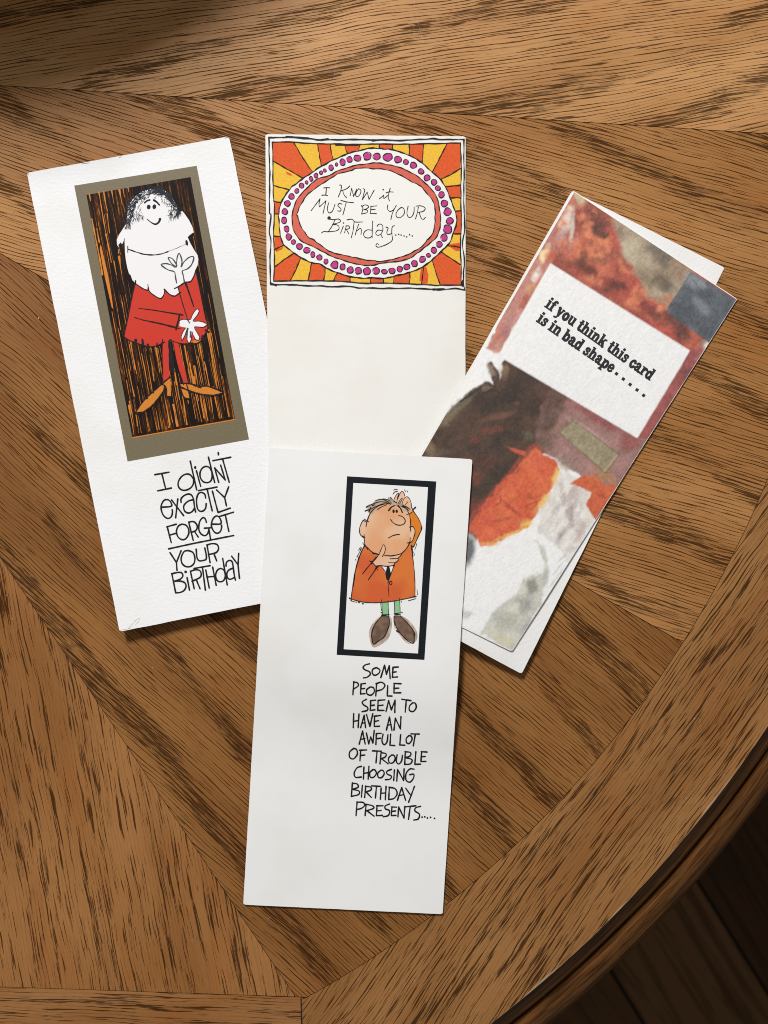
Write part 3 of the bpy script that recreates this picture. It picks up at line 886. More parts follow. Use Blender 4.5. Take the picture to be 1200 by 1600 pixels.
RAYS = [(k2, (130, 350), (480, 550)), (k2, (370, 135), (590, 480)), (k2, (645, 150), (690, 410)), (k2, (795, 155), (830, 335)), (k2, (965, 155), (995, 255)), (k2, (1145, 150), (1130, 228)), (k3, (172, 150), (175, 200)),
        (k3, (325, 150), (325, 216)), (k3, (520, 150), (520, 275)), (k3, (685, 145), (670, 368)), (k3, (965, 142), (790, 478)), (k3, (1120, 435), (885, 565)), (k3, (1120, 630), (945, 645)), (k3, (1120, 780), (1002, 782)),
        (k3, (1125, 930), (1060, 935)), (k5, (1125, 300), (1035, 300)), (k5, (1120, 460), (970, 440)), (k5, (1120, 660), (890, 512)), (k5, (880, 895), (790, 605)), (k5, (665, 890), (690, 680)), (k5, (520, 882), (525, 755)),
        (k5, (335, 880), (340, 795)), (k5, (215, 880), (215, 820)), (k5, (65, 880), (60, 815)), (k4, (1025, 865), (1025, 802)), (k4, (830, 855), (880, 755)), (k4, (715, 850), (735, 695)), (k4, (535, 850), (575, 640)),
        (k4, (325, 850), (450, 577)), (k4, (150, 685), (375, 525)), (k4, (145, 485), (250, 435)), (k4, (140, 328), (210, 325)), (k4, (140, 70), (190, 70)), (k2, (130, 815), (225, 830)), (k2, (130, 635), (312, 682))]
RAYS = [(f([o])[0], f([i])[0]) for f, o, i in RAYS]
corner = {0: k2([(115, 125)])[0], 10: k3([(1120, 135)])[0], 17: k5([(1130, 902)])[0], 28: k4([(132, 855)])[0]}
reds = {0, 2, 4, 6, 8, 10, 12, 14, 17, 20 + 0, 22, 24, 26, 28, 30, 31, 33}
reds = {0, 2, 4, 6, 8, 10, 12, 14, 17, 20, 22, 24, 26, 28, 30, 32}
cen = np.array((571.0, 330.0))
burst = Print(s2, 0); burst.poly(rect_in, cell=14)
frame = burst.build('sunburst_picture', YEL, sunny)
for i in sorted(reds):
    (o0, i0), (o1, i1) = RAYS[i], RAYS[(i + 1) % len(RAYS)]
    inn = lambda p: tuple(np.array(p) + (cen - np.array(p)) * 0.05)
    pts = [inn(i0), i0, o0] + ([corner[i]] if i in corner else []) + [o1, i1, inn(i1)]
    Print(s2, 1 + 0.02 * (i % 3)).poly(pts).build('red_ray', ORR, frame)
for pts in (k5([(980, 425), (1122, 405), (1122, 460), (970, 442)]), k5([(975, 440), (1122, 465), (1115, 500), (1070, 505)]), k5([(690, 690), (720, 690), (745, 780), (735, 885), (668, 888)]),
            k5([(655, 720), (682, 700), (668, 860), (640, 850)]), k2([(270, 470), (340, 500), (345, 525), (290, 505)]), k4([(150, 485), (240, 455), (235, 480), (160, 515)])):
    Print(s2, 1.5).poly(pts).build('red_wash_mark', ORR, frame)
p = Print(s2, 2); p.poly(ell_w, True); ringw = p.build('white_oval_ring', W2, frame)
p = Print(s2, 3); p.poly(ell_r, True); p.build('coral_oval_ring', COR, frame)
p = Print(s2, 4); p.poly(ell_i, True); p.build('oval_centre', W2, frame)
# dots with their ink outlines
DOTS = [(k2, 262, 940, 32, 36), (k2, 292, 845, 32, 34), (k2, 343, 765, 32, 34), (k2, 403, 697, 25, 27), (k2, 460, 635, 27, 30), (k2, 517, 597, 17, 22), (k2, 570, 557, 20, 28), (k2, 627, 520, 22, 26), (k2, 688, 485, 18, 22), (k2, 730, 460, 18, 20),
        (k2, 805, 425, 26, 32), (k2, 868, 387, 15, 22), (k2, 940, 362, 32, 36), (k2, 1020, 330, 32, 34), (k2, 1115, 315, 42, 34), (k3, 30, 292, 44, 46), (k3, 140, 295, 42, 38), (k3, 270, 302, 56, 44), (k3, 390, 330, 40, 38), (k3, 480, 360, 30, 30),
        (k3, 570, 398, 36, 36), (k3, 660, 470, 32, 32), (k3, 730, 545, 36, 34), (k3, 810, 597, 32, 34), (k3, 857, 665, 30, 28), (k3, 897, 745, 36, 36), (k3, 932, 845, 38, 38), (k3, 970, 945, 42, 44), (k5, 995, 150, 40, 38), (k5, 970, 250, 48, 50),
        (k5, 930, 345, 38, 40), (k5, 873, 423, 34, 34), (k5, 808, 495, 32, 34), (k5, 745, 553, 24, 22), (k5, 675, 600, 36, 36), (k5, 580, 650, 34, 36), (k5, 490, 688, 36, 32), (k5, 410, 715, 32, 36), (k5, 320, 735, 38, 34), (k5, 230, 745, 36, 24),
        (k5, 135, 735, 38, 38), (k5, 25, 740, 42, 42), (k4, 1125, 735, 36, 38), (k4, 1030, 725, 36, 38), (k4, 940, 690, 30, 34), (k4, 845, 665, 42, 42), (k4, 745, 625, 26, 30), (k4, 668, 580, 30, 32), (k4, 590, 545, 26, 30), (k4, 520, 495, 36, 34),
        (k4, 435, 450, 34, 34), (k4, 363, 397, 26, 26), (k4, 308, 335, 32, 38), (k4, 282, 245, 30, 34), (k4, 255, 145, 30, 36)]
o = Print(s2, 4)
mg = Print(s2, 5)
for n_, (f, x, y, rx, ry) in enumerate(DOTS):
    c = f([(x, y)])[0]
    mg.dot((c[0] + rs.uniform(-.3, .3), c[1] + rs.uniform(-.3, .3)), rx / 7.5, ry / 7.5, rs.uniform(-.3, .3), 0.10)
    pts = []
    for k in range(9):
        a = 2 * math.pi * k / 9 + rs.uniform(-.15, .15)
        g = rs.uniform(0.92, 1.14)
        pts.append((c[0] + rx / 7.5 * g * math.cos(a), c[1] + ry / 7.5 * g * math.sin(a)))
    o.line(pts, 1.3 if rx > 26 else 1.15, closed=True, wob=0.3, step=1.0)
mg.build('magenta_dots', MAG, ringw)
dl = o
dl.layer = 6
for pts in (ell_w, ell_r, ell_i):
    dl.line(pts, 1.75 if pts is ell_w else 1.45, closed=True, wob=0.3, jit=0.55, step=1.3)
for a, b in RAYS:
    m = ((a[0] + b[0]) / 2 + rs.uniform(-.9, .9), (a[1] + b[1]) / 2 + rs.uniform(-.9, .9))
    dl.line([a, m, b], 1.5, 1.3, wob=0.25, jit=0.3)
def framed(pts, corners, w, jit):
    idx = sorted(min(range(len(pts)), key=lambda i: (pts[i][0] - c[0]) ** 2 + (pts[i][1] - c[1]) ** 2) for c in corners)
    for a, b in zip(idx, idx[1:] + [idx[0] + len(pts)]):
        dl.line([pts[i % len(pts)] for i in range(a, b + 1)], w, wob=0.22, jit=jit, step=2.2)
framed(rect_in, [k2([(115, 125)])[0], k3([(1120, 135)])[0], k5([(1130, 900)])[0], k4([(130, 855)])[0]], 1.55, 0.4)
outer = (k2([(75, 72), (300, 70), (540, 82), (700, 98), (1130, 95)]) + k3([(100, 102), (200, 98), (400, 106), (700, 90), (800, 84), (900, 95), (1165, 95), (1158, 300), (1165, 500), (1158, 700), (1165, 960)]) +
         k5([(1168, 250), (1145, 420), (1165, 600), (1155, 850), (1172, 958), (1050, 942), (900, 955), (800, 950), (550, 938), (250, 940), (0, 935)]) +
         k4([(1130, 935), (1000, 910), (860, 920), (700, 912), (550, 910), (400, 902), (250, 895), (95, 895), (90, 700), (88, 550), (102, 400), (80, 280), (90, 180), (98, 60)]) + k2([(80, 960), (85, 700), (84, 500), (78, 300)]))
framed(outer, [k2([(75, 72)])[0], k3([(1165, 95)])[0], k5([(1172, 958)])[0], k4([(95, 895)])[0]], 1.75, 0.45)
dl.line(k2([(280, 62), (540, 80)]), 2.6, 2.2); dl.line(k5([(1145, 900), (1150, 850)]), 4.2, 3); dl.line(k3([(90, 105), (200, 98)]), 2.8, 1.8); dl.line(k2([(690, 100), (770, 88)]), 2.8, 2)
dl.line(k2([(860, 160), (1120, 158)]), 2.0, 2.4); dl.line(k5([(800, 952), (930, 948)]), 3, 2.2); dl.line(k4([(95, 880), (160, 905)]), 3, 2)
dl.build('ink_outlines', BLACK, frame)

kt = T(475, 275, 6)
tx = Print(s2, 6)
def pen2(*strokes, sm=True, w=1.25):
    for p in strokes:
        tx.line(kt(p), w, smooth=sm, wob=0.12)
pen2([(185, 112), (210, 108), (240, 110)], [(210, 112), (204, 180)], [(168, 180), (195, 178), (222, 184)], w=1.5)
pen2([(333, 85), (348, 85), (350, 110), (340, 150), (322, 195)], [(430, 92), (400, 118), (350, 138)], [(362, 135), (375, 175), (398, 203)])
pen2([(432, 185), (447, 115), (465, 190), (494, 122)], sm=False)
pen2([(512, 118), (490, 150), (484, 182), (505, 192), (528, 165), (532, 132), (512, 118)])
pen2([(553, 118), (570, 128), (562, 160), (546, 222)], [(546, 222), (592, 150)], [(592, 150), (610, 218)], [(610, 218), (658, 132)])
pen2([(708, 212), (730, 195), (748, 178), (742, 200), (752, 208), (785, 182)], [(808, 114), (792, 175), (790, 205), (802, 232)], [(770, 157), (800, 148), (836, 150)])
pen2([(68, 323), (150, 213)], [(150, 213), (140, 265), (146, 288)], [(146, 288), (205, 232)], [(205, 232), (190, 300), (178, 352)])
pen2([(230, 250), (219, 310), (235, 345), (265, 330), (282, 290), (290, 265)], [(356, 262), (328, 258), (318, 280), (345, 305), (342, 328), (315, 326)])
pen2([(345, 228), (400, 242), (465, 250)], [(396, 245), (382, 300), (364, 365)])
pen2([(538, 275), (552, 300), (540, 355)], [(540, 285), (575, 270), (606, 285), (590, 305), (562, 314)], [(562, 314), (592, 320), (590, 342), (540, 356)])
pen2([(628, 282), (622, 350)], [(626, 285), (682, 279)], [(624, 316), (668, 311)], [(620, 350), (678, 352)])
pen2([(785, 272), (783, 308), (806, 332), (840, 315), (865, 275)], [(846, 310), (828, 350), (814, 408)])
pen2([(910, 295), (880, 320), (862, 360), (875, 388), (910, 385), (940, 350), (935, 305), (910, 293)], [(976, 282), (965, 345), (980, 386), (1010, 380), (1030, 340), (1033, 290)])
pen2([(1072, 290), (1062, 345), (1045, 402)], [(1050, 282), (1095, 279), (1136, 300), (1118, 330), (1072, 340)], [(1080, 340), (1095, 388), (1118, 406), (1138, 388)])
pen2([(222, 402), (280, 408), (325, 403), (342, 425), (310, 442), (266, 452)], [(290, 410), (262, 470), (228, 520)], [(268, 452), (318, 462), (328, 495), (295, 515), (225, 522), (185, 520), (165, 533)])
pen2([(368, 470), (342, 537)], [(396, 465), (380, 532)], [(394, 468), (420, 468), (425, 490), (390, 502)], [(398, 502), (420, 542)])
pen2([(403, 410), (450, 405), (480, 430), (550, 430)], [(470, 428), (462, 500), (452, 545), (443, 578)], [(512, 452), (495, 500), (480, 552)], [(493, 515), (528, 490), (538, 510), (534, 548)])
pen2([(640, 508), (592, 505), (560, 535), (570, 572), (610, 580), (640, 560)], [(643, 423), (640, 500), (638, 578)])
pen2([(685, 470), (705, 450), (735, 462), (738, 510), (722, 548), (735, 577)], [(728, 510), (692, 508), (672, 535), (690, 557), (722, 545)])
pen2([(768, 478), (788, 488), (776, 530), (792, 550), (826, 535)], [(850, 466), (828, 475), (822, 530), (828, 598), (790, 632), (740, 655), (692, 667), (674, 650), (686, 632), (702, 645)])
for c in ((860, 553), (888, 547), (910, 553), (938, 562), (963, 570), (990, 550), (1015, 562)):
    tx.dot(kt([c])[0], 1.15)
tx.dot(kt([(235, 393)])[0], 2.7); tx.dot(kt([(742, 128)])[0], 1.2); tx.dot(kt([(370, 440)])[0], 1.1)
tx.build('lettering', BLACK, sunny)

# ================================================================== crooked card with the watercolour
F3 = [(895, 297), (1152, 467), (800, 1018), (549, 896)]
B3 = [(893.5, 298.5), (1132, 418), (815, 1053), (543, 907)]
crooked = thing('birthday_card', 'crooked card with red and brown watercolour, reading if you think this card', 'greeting card', GROUP)
P_WC = paper('watercolour_paper', (0.82, 0.815, 0.81, 1), 0.9, 0.8, seed=3, ang=-40)
b3 = Sheet(B3, lambda s, t: 0.00005 + 0.0030 * s * t ** 3)
b3.mesh('back_leaf', P_WC, crooked, wob=0.4)
s3 = Sheet(F3, lambda s, t: 0.0001 + 0.0007 * s * (1 - 0.75 * t), drape=6)
s3.mesh('front_cover', P_WC, crooked)

def fbm(X, Y, scale, seed, octs=4, gain=0.5):
    out = np.zeros(X.shape); amp, tot = 1.0, 0.0
    for o_ in range(octs):
        r = np.random.RandomState(seed + 31 * o_).rand(256, 256)
        x = X / scale * 2 ** o_ + 17.3 * o_; y = Y / scale * 2 ** o_ + 9.1 * o_
        i, j = np.floor(x).astype(int), np.floor(y).astype(int)
        fx, fy = x - i, y - j
        fx = fx * fx * (3 - 2 * fx); fy = fy * fy * (3 - 2 * fy)
        g = lambda a, b: r[(j + b) % 256, (i + a) % 256]
        out += amp * ((g(0, 0) * (1 - fx) + g(1, 0) * fx) * (1 - fy) + (g(0, 1) * (1 - fx) + g(1, 1) * fx) * fy)
        tot += amp; amp *= gain
    return out / tot

NU, NV = 300, 560
q = [np.array(p, float) for p in F3]
inset_ = 0.012
uu, vv = np.meshgrid(np.linspace(inset_, 1 - 0.002, NU + 1), np.linspace(0.002, 1 - 0.002, NV + 1))
PX = q[0][0] * (1 - uu) * (1 - vv) + q[1][0] * uu * (1 - vv) + q[2][0] * uu * vv + q[3][0] * (1 - uu) * vv
PY = q[0][1] * (1 - uu) * (1 - vv) + q[1][1] * uu * (1 - vv) + q[2][1] * uu * vv + q[3][1] * (1 - uu) * vv
# brush direction: coordinates along and across the card
ca, sa = math.cos(math.radians(-57.5)), math.sin(math.radians(-57.5))
RA, RC = PX * ca + PY * sa, -PX * sa + PY * ca
def lin(r, g, b):
    return np.array(srgb(r, g, b)[:3])
IMG = np.ones(PX.shape + (3,)) * lin(236, 235, 233)
def dist_poly(pts, X, Y):
    d = np.full(X.shape, 1e9)
    n = len(pts)
    for i in range(n):
        x0, y0 = pts[i - 1]; x1, y1 = pts[i]
        ex, ey = x1 - x0, y1 - y0
        k = np.clip(((X - x0) * ex + (Y - y0) * ey) / max(1e-9, ex * ex + ey * ey), 0, 1)
        d = np.minimum(d, np.hypot(X - x0 - ex * k, Y - y0 - ey * k))
    return np.where(inside(pts, X, Y), d, -d)
def wash(pts, col, soft=3.0, wobble=4.0, wscale=18, seed=1, alpha=1.0, var=None, vscale=22, edge=0.0):
    """a watercolour area: wobbling outline, soft border, mottled pigment, darker drying edge"""
    global IMG
    X, Y = PX, PY
    if wobble:
        X = PX + (fbm(PX, PY, wscale, seed) - 0.5) * 2 * wobble * 1.6
        Y = PY + (fbm(PX, PY, wscale, seed + 500) - 0.5) * 2 * wobble * 1.6
    d = dist_poly(pts, X, Y)
    m = np.clip(d / soft + 0.5, 0, 1); m = m * m * (3 - 2 * m) * alpha
    c = np.ones(PX.shape + (3,)) * np.array(col)
    if var is not None:
        n = fbm(PX, PY, vscale, seed + 900, 5, 0.55)
        n = np.clip((n - 0.30) / 0.40, 0, 1)[..., None]
        c = c * (1 - n) + np.array(var) * n
    if edge:
        e = np.exp(-np.clip(d, 0, None) / 2.2)[..., None] * edge
        c = c * (1 - e)
    IMG = IMG * (1 - m[..., None]) + c * m[..., None]
def blob(cx, cy, rx, ry, col, alpha=0.8, ang=0.0, seed=1, wob=0.5):
    global IMG
    c, s_ = math.cos(ang), math.sin(ang)
    dx, dy = PX - cx, PY - cy
    d = np.hypot((dx * c + dy * s_) / rx, (-dx * s_ + dy * c) / ry)
    d = d + (fbm(PX, PY, min(rx, ry) * 0.9, seed + int(cx)) - 0.5) * 2 * wob
    m = np.clip((1.25 - d) / 0.9, 0, 1); m = (m * m * (3 - 2 * m) * alpha)[..., None]
    IMG = IMG * (1 - m) + np.array(col) * m
tl = [(893, 296), (1154, 467), (1079, 549), (860, 411)]
# upper field
wash([(880, 280), (1180, 470), (1085, 560), (858, 420), (838, 400)], lin(190, 94, 70), 3, 3, 20, 3, 1, lin(158, 74, 60), 22)
for a in [(925, 338, 26, 34, lin(112, 62, 58), .75), (948, 375, 26, 20, lin(196, 88, 72), .8), (905, 310, 14, 12, lin(205, 190, 140), .85), (899, 316, 8, 14, lin(190, 160, 150), .7), (908, 400, 22, 10, lin(206, 112, 74), .8),
          (915, 420, 26, 12, lin(110, 58, 48), .85), (945, 420, 22, 12, lin(206, 108, 78), .75), (885, 398, 20, 12, lin(202, 104, 76), .7), (965, 447, 18, 12, lin(96, 52, 46), .85), (985, 470, 24, 12, lin(196, 88, 66), .8), (1012, 482, 34, 10, lin(128, 58, 50), .8),
          (1020, 462, 26, 12, lin(202, 104, 76), .8), (990, 440, 18, 18, lin(178, 74, 62), .7), (890, 375, 16, 20, lin(190, 120, 108), .6), (1050, 500, 22, 10, lin(108, 60, 48), .85), (1035, 515, 30, 9, lin(192, 78, 62), .75), (1068, 520, 16, 14, lin(92, 58, 50), .85),
          (940, 355, 16, 14, lin(120, 70, 62), .5), (955, 400, 12, 12, lin(150, 72, 60), .6), (925, 395, 12, 8, lin(120, 66, 52), .6), (1000, 500, 30, 7, lin(150, 60, 54), .7), (880, 425, 20, 6, lin(140, 66, 56), .6)]:
    blob(*a[:4], a[4], a[5], ang=0.55, seed=40)
wash([(958, 335), (1000, 360), (1082, 424), (1062, 462), (1050, 480), (1012, 462), (990, 425), (975, 400), (965, 372)], lin(182, 168, 140), 12, 5, 22, 8, 0.95, lin(146, 128, 104), 24)
for a in [(1030, 398, 26, 16, lin(108, 97, 84), .85), (1040, 446, 22, 14, lin(98, 86, 72), .85), (1005, 420, 14, 10, lin(150, 134, 110), .7), (1060, 420, 14, 14, lin(150, 116, 90), .6), (985, 385, 12, 22, lin(190, 176, 148), .6), (1048, 470, 16, 10, lin(190, 118, 84), .7), (1015, 440, 12, 10, lin(120, 104, 80), .6)]:
    blob(*a[:4], a[4], a[5], ang=0.6, seed=60)
# left strip with its lights
wash([(893, 300), (905, 318), (880, 372), (862, 412), (812, 498), (782, 552), (760, 545), (800, 440), (838, 380)], lin(198, 108, 80), 4, 4, 16, 11, 0.95, lin(186, 122, 108), 20)
for a in [(884, 345, 10, 26, lin(226, 216, 196), .9, 0.35), (894, 356, 4, 30, lin(214, 206, 190), .7, 0.1), (878, 368, 8, 16, lin(178, 150, 154), .7, 0.4), (850, 398, 8, 16, lin(240, 214, 160), .9, 0.5), (838, 430, 8, 12, lin(236, 230, 220), .85, 0.5),
          (830, 452, 8, 12, lin(214, 160, 110), .7, 0.5), (822, 470, 7, 20, lin(168, 84, 70), .7, 0.5), (812, 500, 10, 20, lin(206, 150, 140), .7, 0.5), (792, 520, 10, 14, lin(170, 112, 116), .8, 0.5), (780, 540, 7, 10, lin(190, 140, 120), .8, 0.5), (862, 400, 12, 8, lin(205, 96, 62), .8, 0)]:
    blob(*a[:4], a[4], a[5], ang=a[6], seed=80)
# right strip
wash([(1078, 548), (1120, 535), (1075, 620), (1010, 720), (985, 740), (996, 684)], lin(166, 84, 80), 3, 1.5, 14, 13, 1, lin(150, 76, 72), 18)
for a in [(1103, 540, 9, 9, lin(232, 220, 212), .9), (1094, 560, 12, 7, lin(170, 116, 110), .7), (1078, 585, 12, 16, lin(104, 66, 66), .75), (1060, 615, 8, 20, lin(178, 90, 88), .6), (1020, 690, 14, 12, lin(160, 100, 90), .6), (1098, 535, 14, 5, lin(150, 110, 90), .7)]:
    blob(*a[:4], a[4], a[5], ang=-0.9, seed=95)
# lower field: mauve wash, dark brown mass
wash([(830, 575), (996, 684), (1030, 690), (990, 752), (962, 775), (930, 765), (905, 742), (868, 716), (838, 702), (838, 640)], lin(168, 122, 116), 3, 3, 16, 15, 1, lin(146, 108, 100), 22)
for a in [(930, 650, 60, 10, lin(146, 74, 72), .8), (985, 690, 20, 16, lin(150, 78, 72), .8), (870, 640, 20, 16, lin(128, 92, 84), .8), (880, 720, 26, 12, lin(156, 130, 120), .7), (945, 742, 26, 12, lin(172, 122, 82), .85), (985, 735, 12, 14, lin(158, 104, 84), .7), (860, 675, 14, 18, lin(140, 110, 92), .8), (915, 670, 40, 6, lin(186, 150, 146), .6)]:
    blob(*a[:4], a[4], a[5], ang=0.55, seed=110)
wash([(789, 560), (872, 610), (866, 640), (850, 668), (845, 690), (826, 707), (812, 727), (806, 740), (781, 760), (766, 782), (748, 800), (732, 822), (640, 840), (600, 780), (652, 713), (672, 690), (679, 672), (690, 657), (704, 640), (717, 626), (735, 610), (752, 600),
      (763, 596), (772, 602), (766, 585), (760, 570), (764, 564), (770, 567), (777, 576), (782, 590), (784, 570)], lin(64, 52, 43), 3.0, 2.4, 9, 17, 1, lin(86, 62, 48), 20, 0.12)
for a in [(700, 652, 30, 10, lin(124, 108, 82), .85, -0.8), (725, 628, 26, 8, lin(110, 96, 74), .8, -0.7), (672, 700, 12, 16, lin(128, 104, 76), .85, -0.4), (690, 706, 14, 6, lin(96, 80, 60), .7, 0), (768, 580, 6, 14, lin(150, 130, 112), .8, -0.4), (758, 607, 12, 6, lin(120, 98, 80), .8, 0.2),
          (788, 580, 8, 14, lin(140, 110, 80), .75, 0.3), (780, 650, 34, 6, lin(112, 76, 60), .8, -0.2), (768, 672, 26, 7, lin(112, 62, 50), .8, -0.2), (742, 688, 10, 7, lin(112, 58, 48), .8, 0), (850, 610, 22, 14, lin(98, 66, 58), .8, 0.4), (835, 660, 20, 12, lin(92, 68, 52), .7, 0.3),
          (826, 680, 12, 10, lin(110, 96, 76), .7, 0), (756, 722, 20, 12, lin(96, 56, 46), .7, 0), (742, 745, 18, 14, lin(118, 64, 46), .75, -0.4), (800, 620, 30, 16, lin(56, 46, 38), .7, 0), (775, 628, 30, 12, lin(54, 46, 40), .7, -0.3), (820, 600, 14, 12, lin(74, 58, 48), .7, 0.4),
          (836, 692, 8, 8, lin(70, 72, 66), .7, 0), (745, 790, 16, 12, lin(130, 58, 42), .7, -0.6), (808, 630, 5, 3, lin(130, 80, 70), .8, 0.3)]:
    blob(*a[:4], a[4], a[5], ang=a[6], seed=140)
for pts in ([(762, 597), (772, 603), (780, 612)], [(750, 603), (753, 614), (768, 607), (780, 612)], [(717, 627), (740, 612), (752, 603)]):
    wash(smooth_pts(pts, 2)[::1] + smooth_pts([(x + 1.6, y + 2.4) for x, y in pts], 2)[::-1], lin(46, 40, 36), 1.4, 0.6, 6, 19)
wash([(848, 684), (826, 700), (806, 722), (782, 752), (760, 776), (736, 806), (728, 830), (745, 845), (765, 815), (800, 775), (830, 735), (852, 706)], lin(150, 66, 46), 4, 2, 10, 20, 0.95)
wash([(868, 596), (892, 610), (880, 650), (868, 690), (850, 706), (838, 690), (846, 640)], lin(112, 84, 74), 9, 6, 12, 41, 0.8, lin(140, 104, 92), 10)
for a in [(866, 625, 16, 20, lin(92, 68, 58), .8, 0.4), (880, 612, 18, 10, lin(110, 78, 68), .7, 0.6), (858, 660, 14, 16, lin(84, 66, 54), .75, 0.3), (872, 672, 12, 10, lin(150, 112, 96), .7, 0.3), (850, 690, 12, 10, lin(100, 84, 70), .7, 0), (888, 640, 14, 9, lin(140, 96, 88), .6, 0.5)]:
    blob(*a[:4], a[4], a[5], ang=a[6], seed=320)
# pale veils, flames
wash([(868, 735), (905, 745), (935, 765), (925, 800), (930, 812), (905, 870), (890, 880), (868, 850), (840, 830), (845, 790), (862, 765)], lin(206, 198, 190), 6, 4, 12, 21, 0.9, lin(226, 222, 216), 12)
for a in [(880, 775, 6, 34, lin(178, 160, 156), .7, -0.15), (892, 800, 6, 30, lin(176, 152, 150), .75, -0.1), (872, 805, 5, 22, lin(190, 180, 176), .6, 0.1), (905, 835, 8, 24, lin(190, 160, 158), .7, 0.3), (918, 800, 6, 26, lin(222, 212, 190), .6, 0.1), (898, 768, 10, 12, lin(200, 176, 168), .6, 0), (895, 857, 8, 6, lin(196, 176, 180), .6, 0)]:
    blob(*a[:4], a[4], a[5], ang=a[6], seed=170)
wash([(838, 700), (849, 711), (868, 718), (873, 732), (866, 755), (858, 770), (847, 786), (836, 806), (826, 822), (808, 832), (790, 840), (769, 853), (750, 853), (742, 836), (732, 826), (745, 806), (758, 790), (760, 780), (781, 768), (778, 758), (806, 735), (820, 716)],
     lin(222, 104, 52), 2.2, 2.0, 8, 23, 1, lin(210, 82, 40), 16)
for a in [(868, 745, 5, 22, lin(240, 192, 96), .9, 0.35), (848, 785, 6, 20, lin(238, 190, 92), .9, 0.6), (823, 818, 10, 8, lin(240, 196, 74), .9, 0), (795, 836, 26, 4, lin(238, 176, 84), .85, -0.4), (765, 850, 16, 4, lin(236, 170, 90), .8, 0), (842, 720, 14, 12, lin(222, 96, 66), .7, 0),
          (800, 795, 26, 4, lin(168, 62, 44), .7, 0.7), (785, 812, 18, 3, lin(160, 70, 48), .6, -0.2), (828, 775, 10, 5, lin(170, 66, 44), .6, 0.9), (760, 815, 14, 12, lin(208, 84, 56), .6, 0), (812, 815, 12, 4, lin(200, 120, 60), .6, 0), (835, 800, 7, 7, lin(214, 140, 70), .7, 0), (780, 765, 10, 4, lin(180, 72, 50), .7, -0.6)]:
    blob(*a[:4], a[4], a[5], ang=a[6], seed=200)
wash([(792, 698), (820, 705), (823, 714), (806, 708)], lin(198, 84, 58), 2, 1, 8, 25)
wash([(776, 756), (781, 762), (778, 780), (760, 796), (748, 797), (752, 790), (770, 778)], lin(206, 80, 54), 1.6, 1, 8, 26)
for pts in ([(782, 772), (781, 784), (774, 788)], [(840, 783), (828, 786), (820, 792)], [(800, 742), (806, 738), (812, 730)]):
    wash(smooth_pts(pts, 2) + smooth_pts([(x + 1.1, y + 1.2) for x, y in pts], 2)[::-1], lin(110, 48, 36), 1.2, 0.4, 6, 27, 0.8)
wash([(889, 756), (908, 744), (930, 741), (945, 757), (968, 760), (968, 780), (932, 815), (922, 800), (916, 787), (924, 769), (905, 761)], lin(212, 98, 50), 2, 1.5, 8, 29, 1, lin(198, 84, 40), 14, 0.1)
blob(940, 775, 14, 3, lin(160, 64, 42), .6, 0.4, 220); blob(928, 746, 14, 4, lin(186, 110, 60), .8, 0.3, 221)
# hooded grey shape, bottom spatters
wash([(835, 845), (849, 858), (856, 872), (858, 895), (850, 925), (846, 945), (838, 957), (800, 1019), (752, 990), (770, 960), (785, 942), (808, 928), (818, 905), (832, 900), (846, 893), (851, 880), (845, 864)], lin(176, 175, 164), 6, 3, 10, 31, 0.8, lin(200, 196, 176), 14, 0.08)
for a in [(832, 918, 11, 17, lin(134, 134, 124), .85, 0.2), (818, 945, 22, 14, lin(150, 150, 138), .7, -0.5), (795, 970, 22, 18, lin(178, 176, 152), .6, -0.5), (804, 950, 10, 8, lin(224, 220, 200), .7, 0), (826, 985, 12, 18, lin(150, 150, 136), .6, 0.5), (790, 1000, 22, 8, lin(206, 200, 150), .6, 0.5), (850, 865, 4, 16, lin(186, 188, 174), .6, -.2)]:
    blob(*a[:4], a[4], a[5], ang=a[6], seed=240)
for k_, (x_, y_, l_, sl_) in enumerate([(868, 905, 20, -0.95), (872, 888, 16, -0.9), (862, 930, 22, -1.0), (880, 870, 14, -0.8), (852, 955, 16, -1.05), (876, 912, 12, -0.7)]):
    blob(x_, y_, l_, 1.6, lin(176, 178, 178), .6, sl_, 340 + k_, 0.6)
blob(733, 858, 11, 30, lin(92, 92, 96), .95, 0.15, 260, 0.2); blob(726, 835, 9, 14, lin(120, 112, 112), .8, 0, 261); blob(729, 960, 9, 8, lin(170, 180, 186), .6, 0, 262, 0.9); blob(722, 955, 5, 5, lin(150, 164, 176), .6, 0, 263, 0.9)
# torn paper scraps printed on the card: text box, blue square, tan strip
wash([(860, 411), (1078, 548), (996, 684.5), (789, 562), (778, 556)], lin(236, 235, 233), 0.9, 0)
wash([(778, 556), (789, 562), (760, 600), (740, 600)], lin(236, 235, 233), 3, 2, 8, 30, 0.0)
wash([(1079.5, 424), (1156, 472), (1111, 538), (1039.8, 486)], lin(104, 109, 115), 0.9, 0, 10, 33, 1, lin(86, 91, 97), 20, 0.12)
for a in [(1088, 440, 18, 12, lin(140, 146, 150), .8, 0.6), (1095, 478, 22, 8, lin(128, 135, 141), .75, 0.9), (1065, 490, 20, 14, lin(76, 80, 87), .7, 0.6), (1125, 500, 16, 16, lin(90, 96, 105), .6, 0), (1110, 460, 14, 6, lin(84, 90, 98), .6, 0.6), (1100, 515, 16, 10, lin(80, 84, 90), .7, 0.5)]:
    blob(*a[:4], a[4], a[5], ang=a[6], seed=280)
for pts, w in (([(1082, 437), (1094, 452), (1104, 468), (1114, 484)], 1.6), ([(1088, 452), (1098, 466)], 1.2), ([(1098, 447), (1112, 470), (1118, 488), (1124, 498)], 0.9)):
    wash(smooth_pts(pts, 2) + smooth_pts([(x + w, y + w * .4) for x, y in pts], 2)[::-1], lin(48, 56, 68), 1.3, 0.3, 6, 35, 0.8)
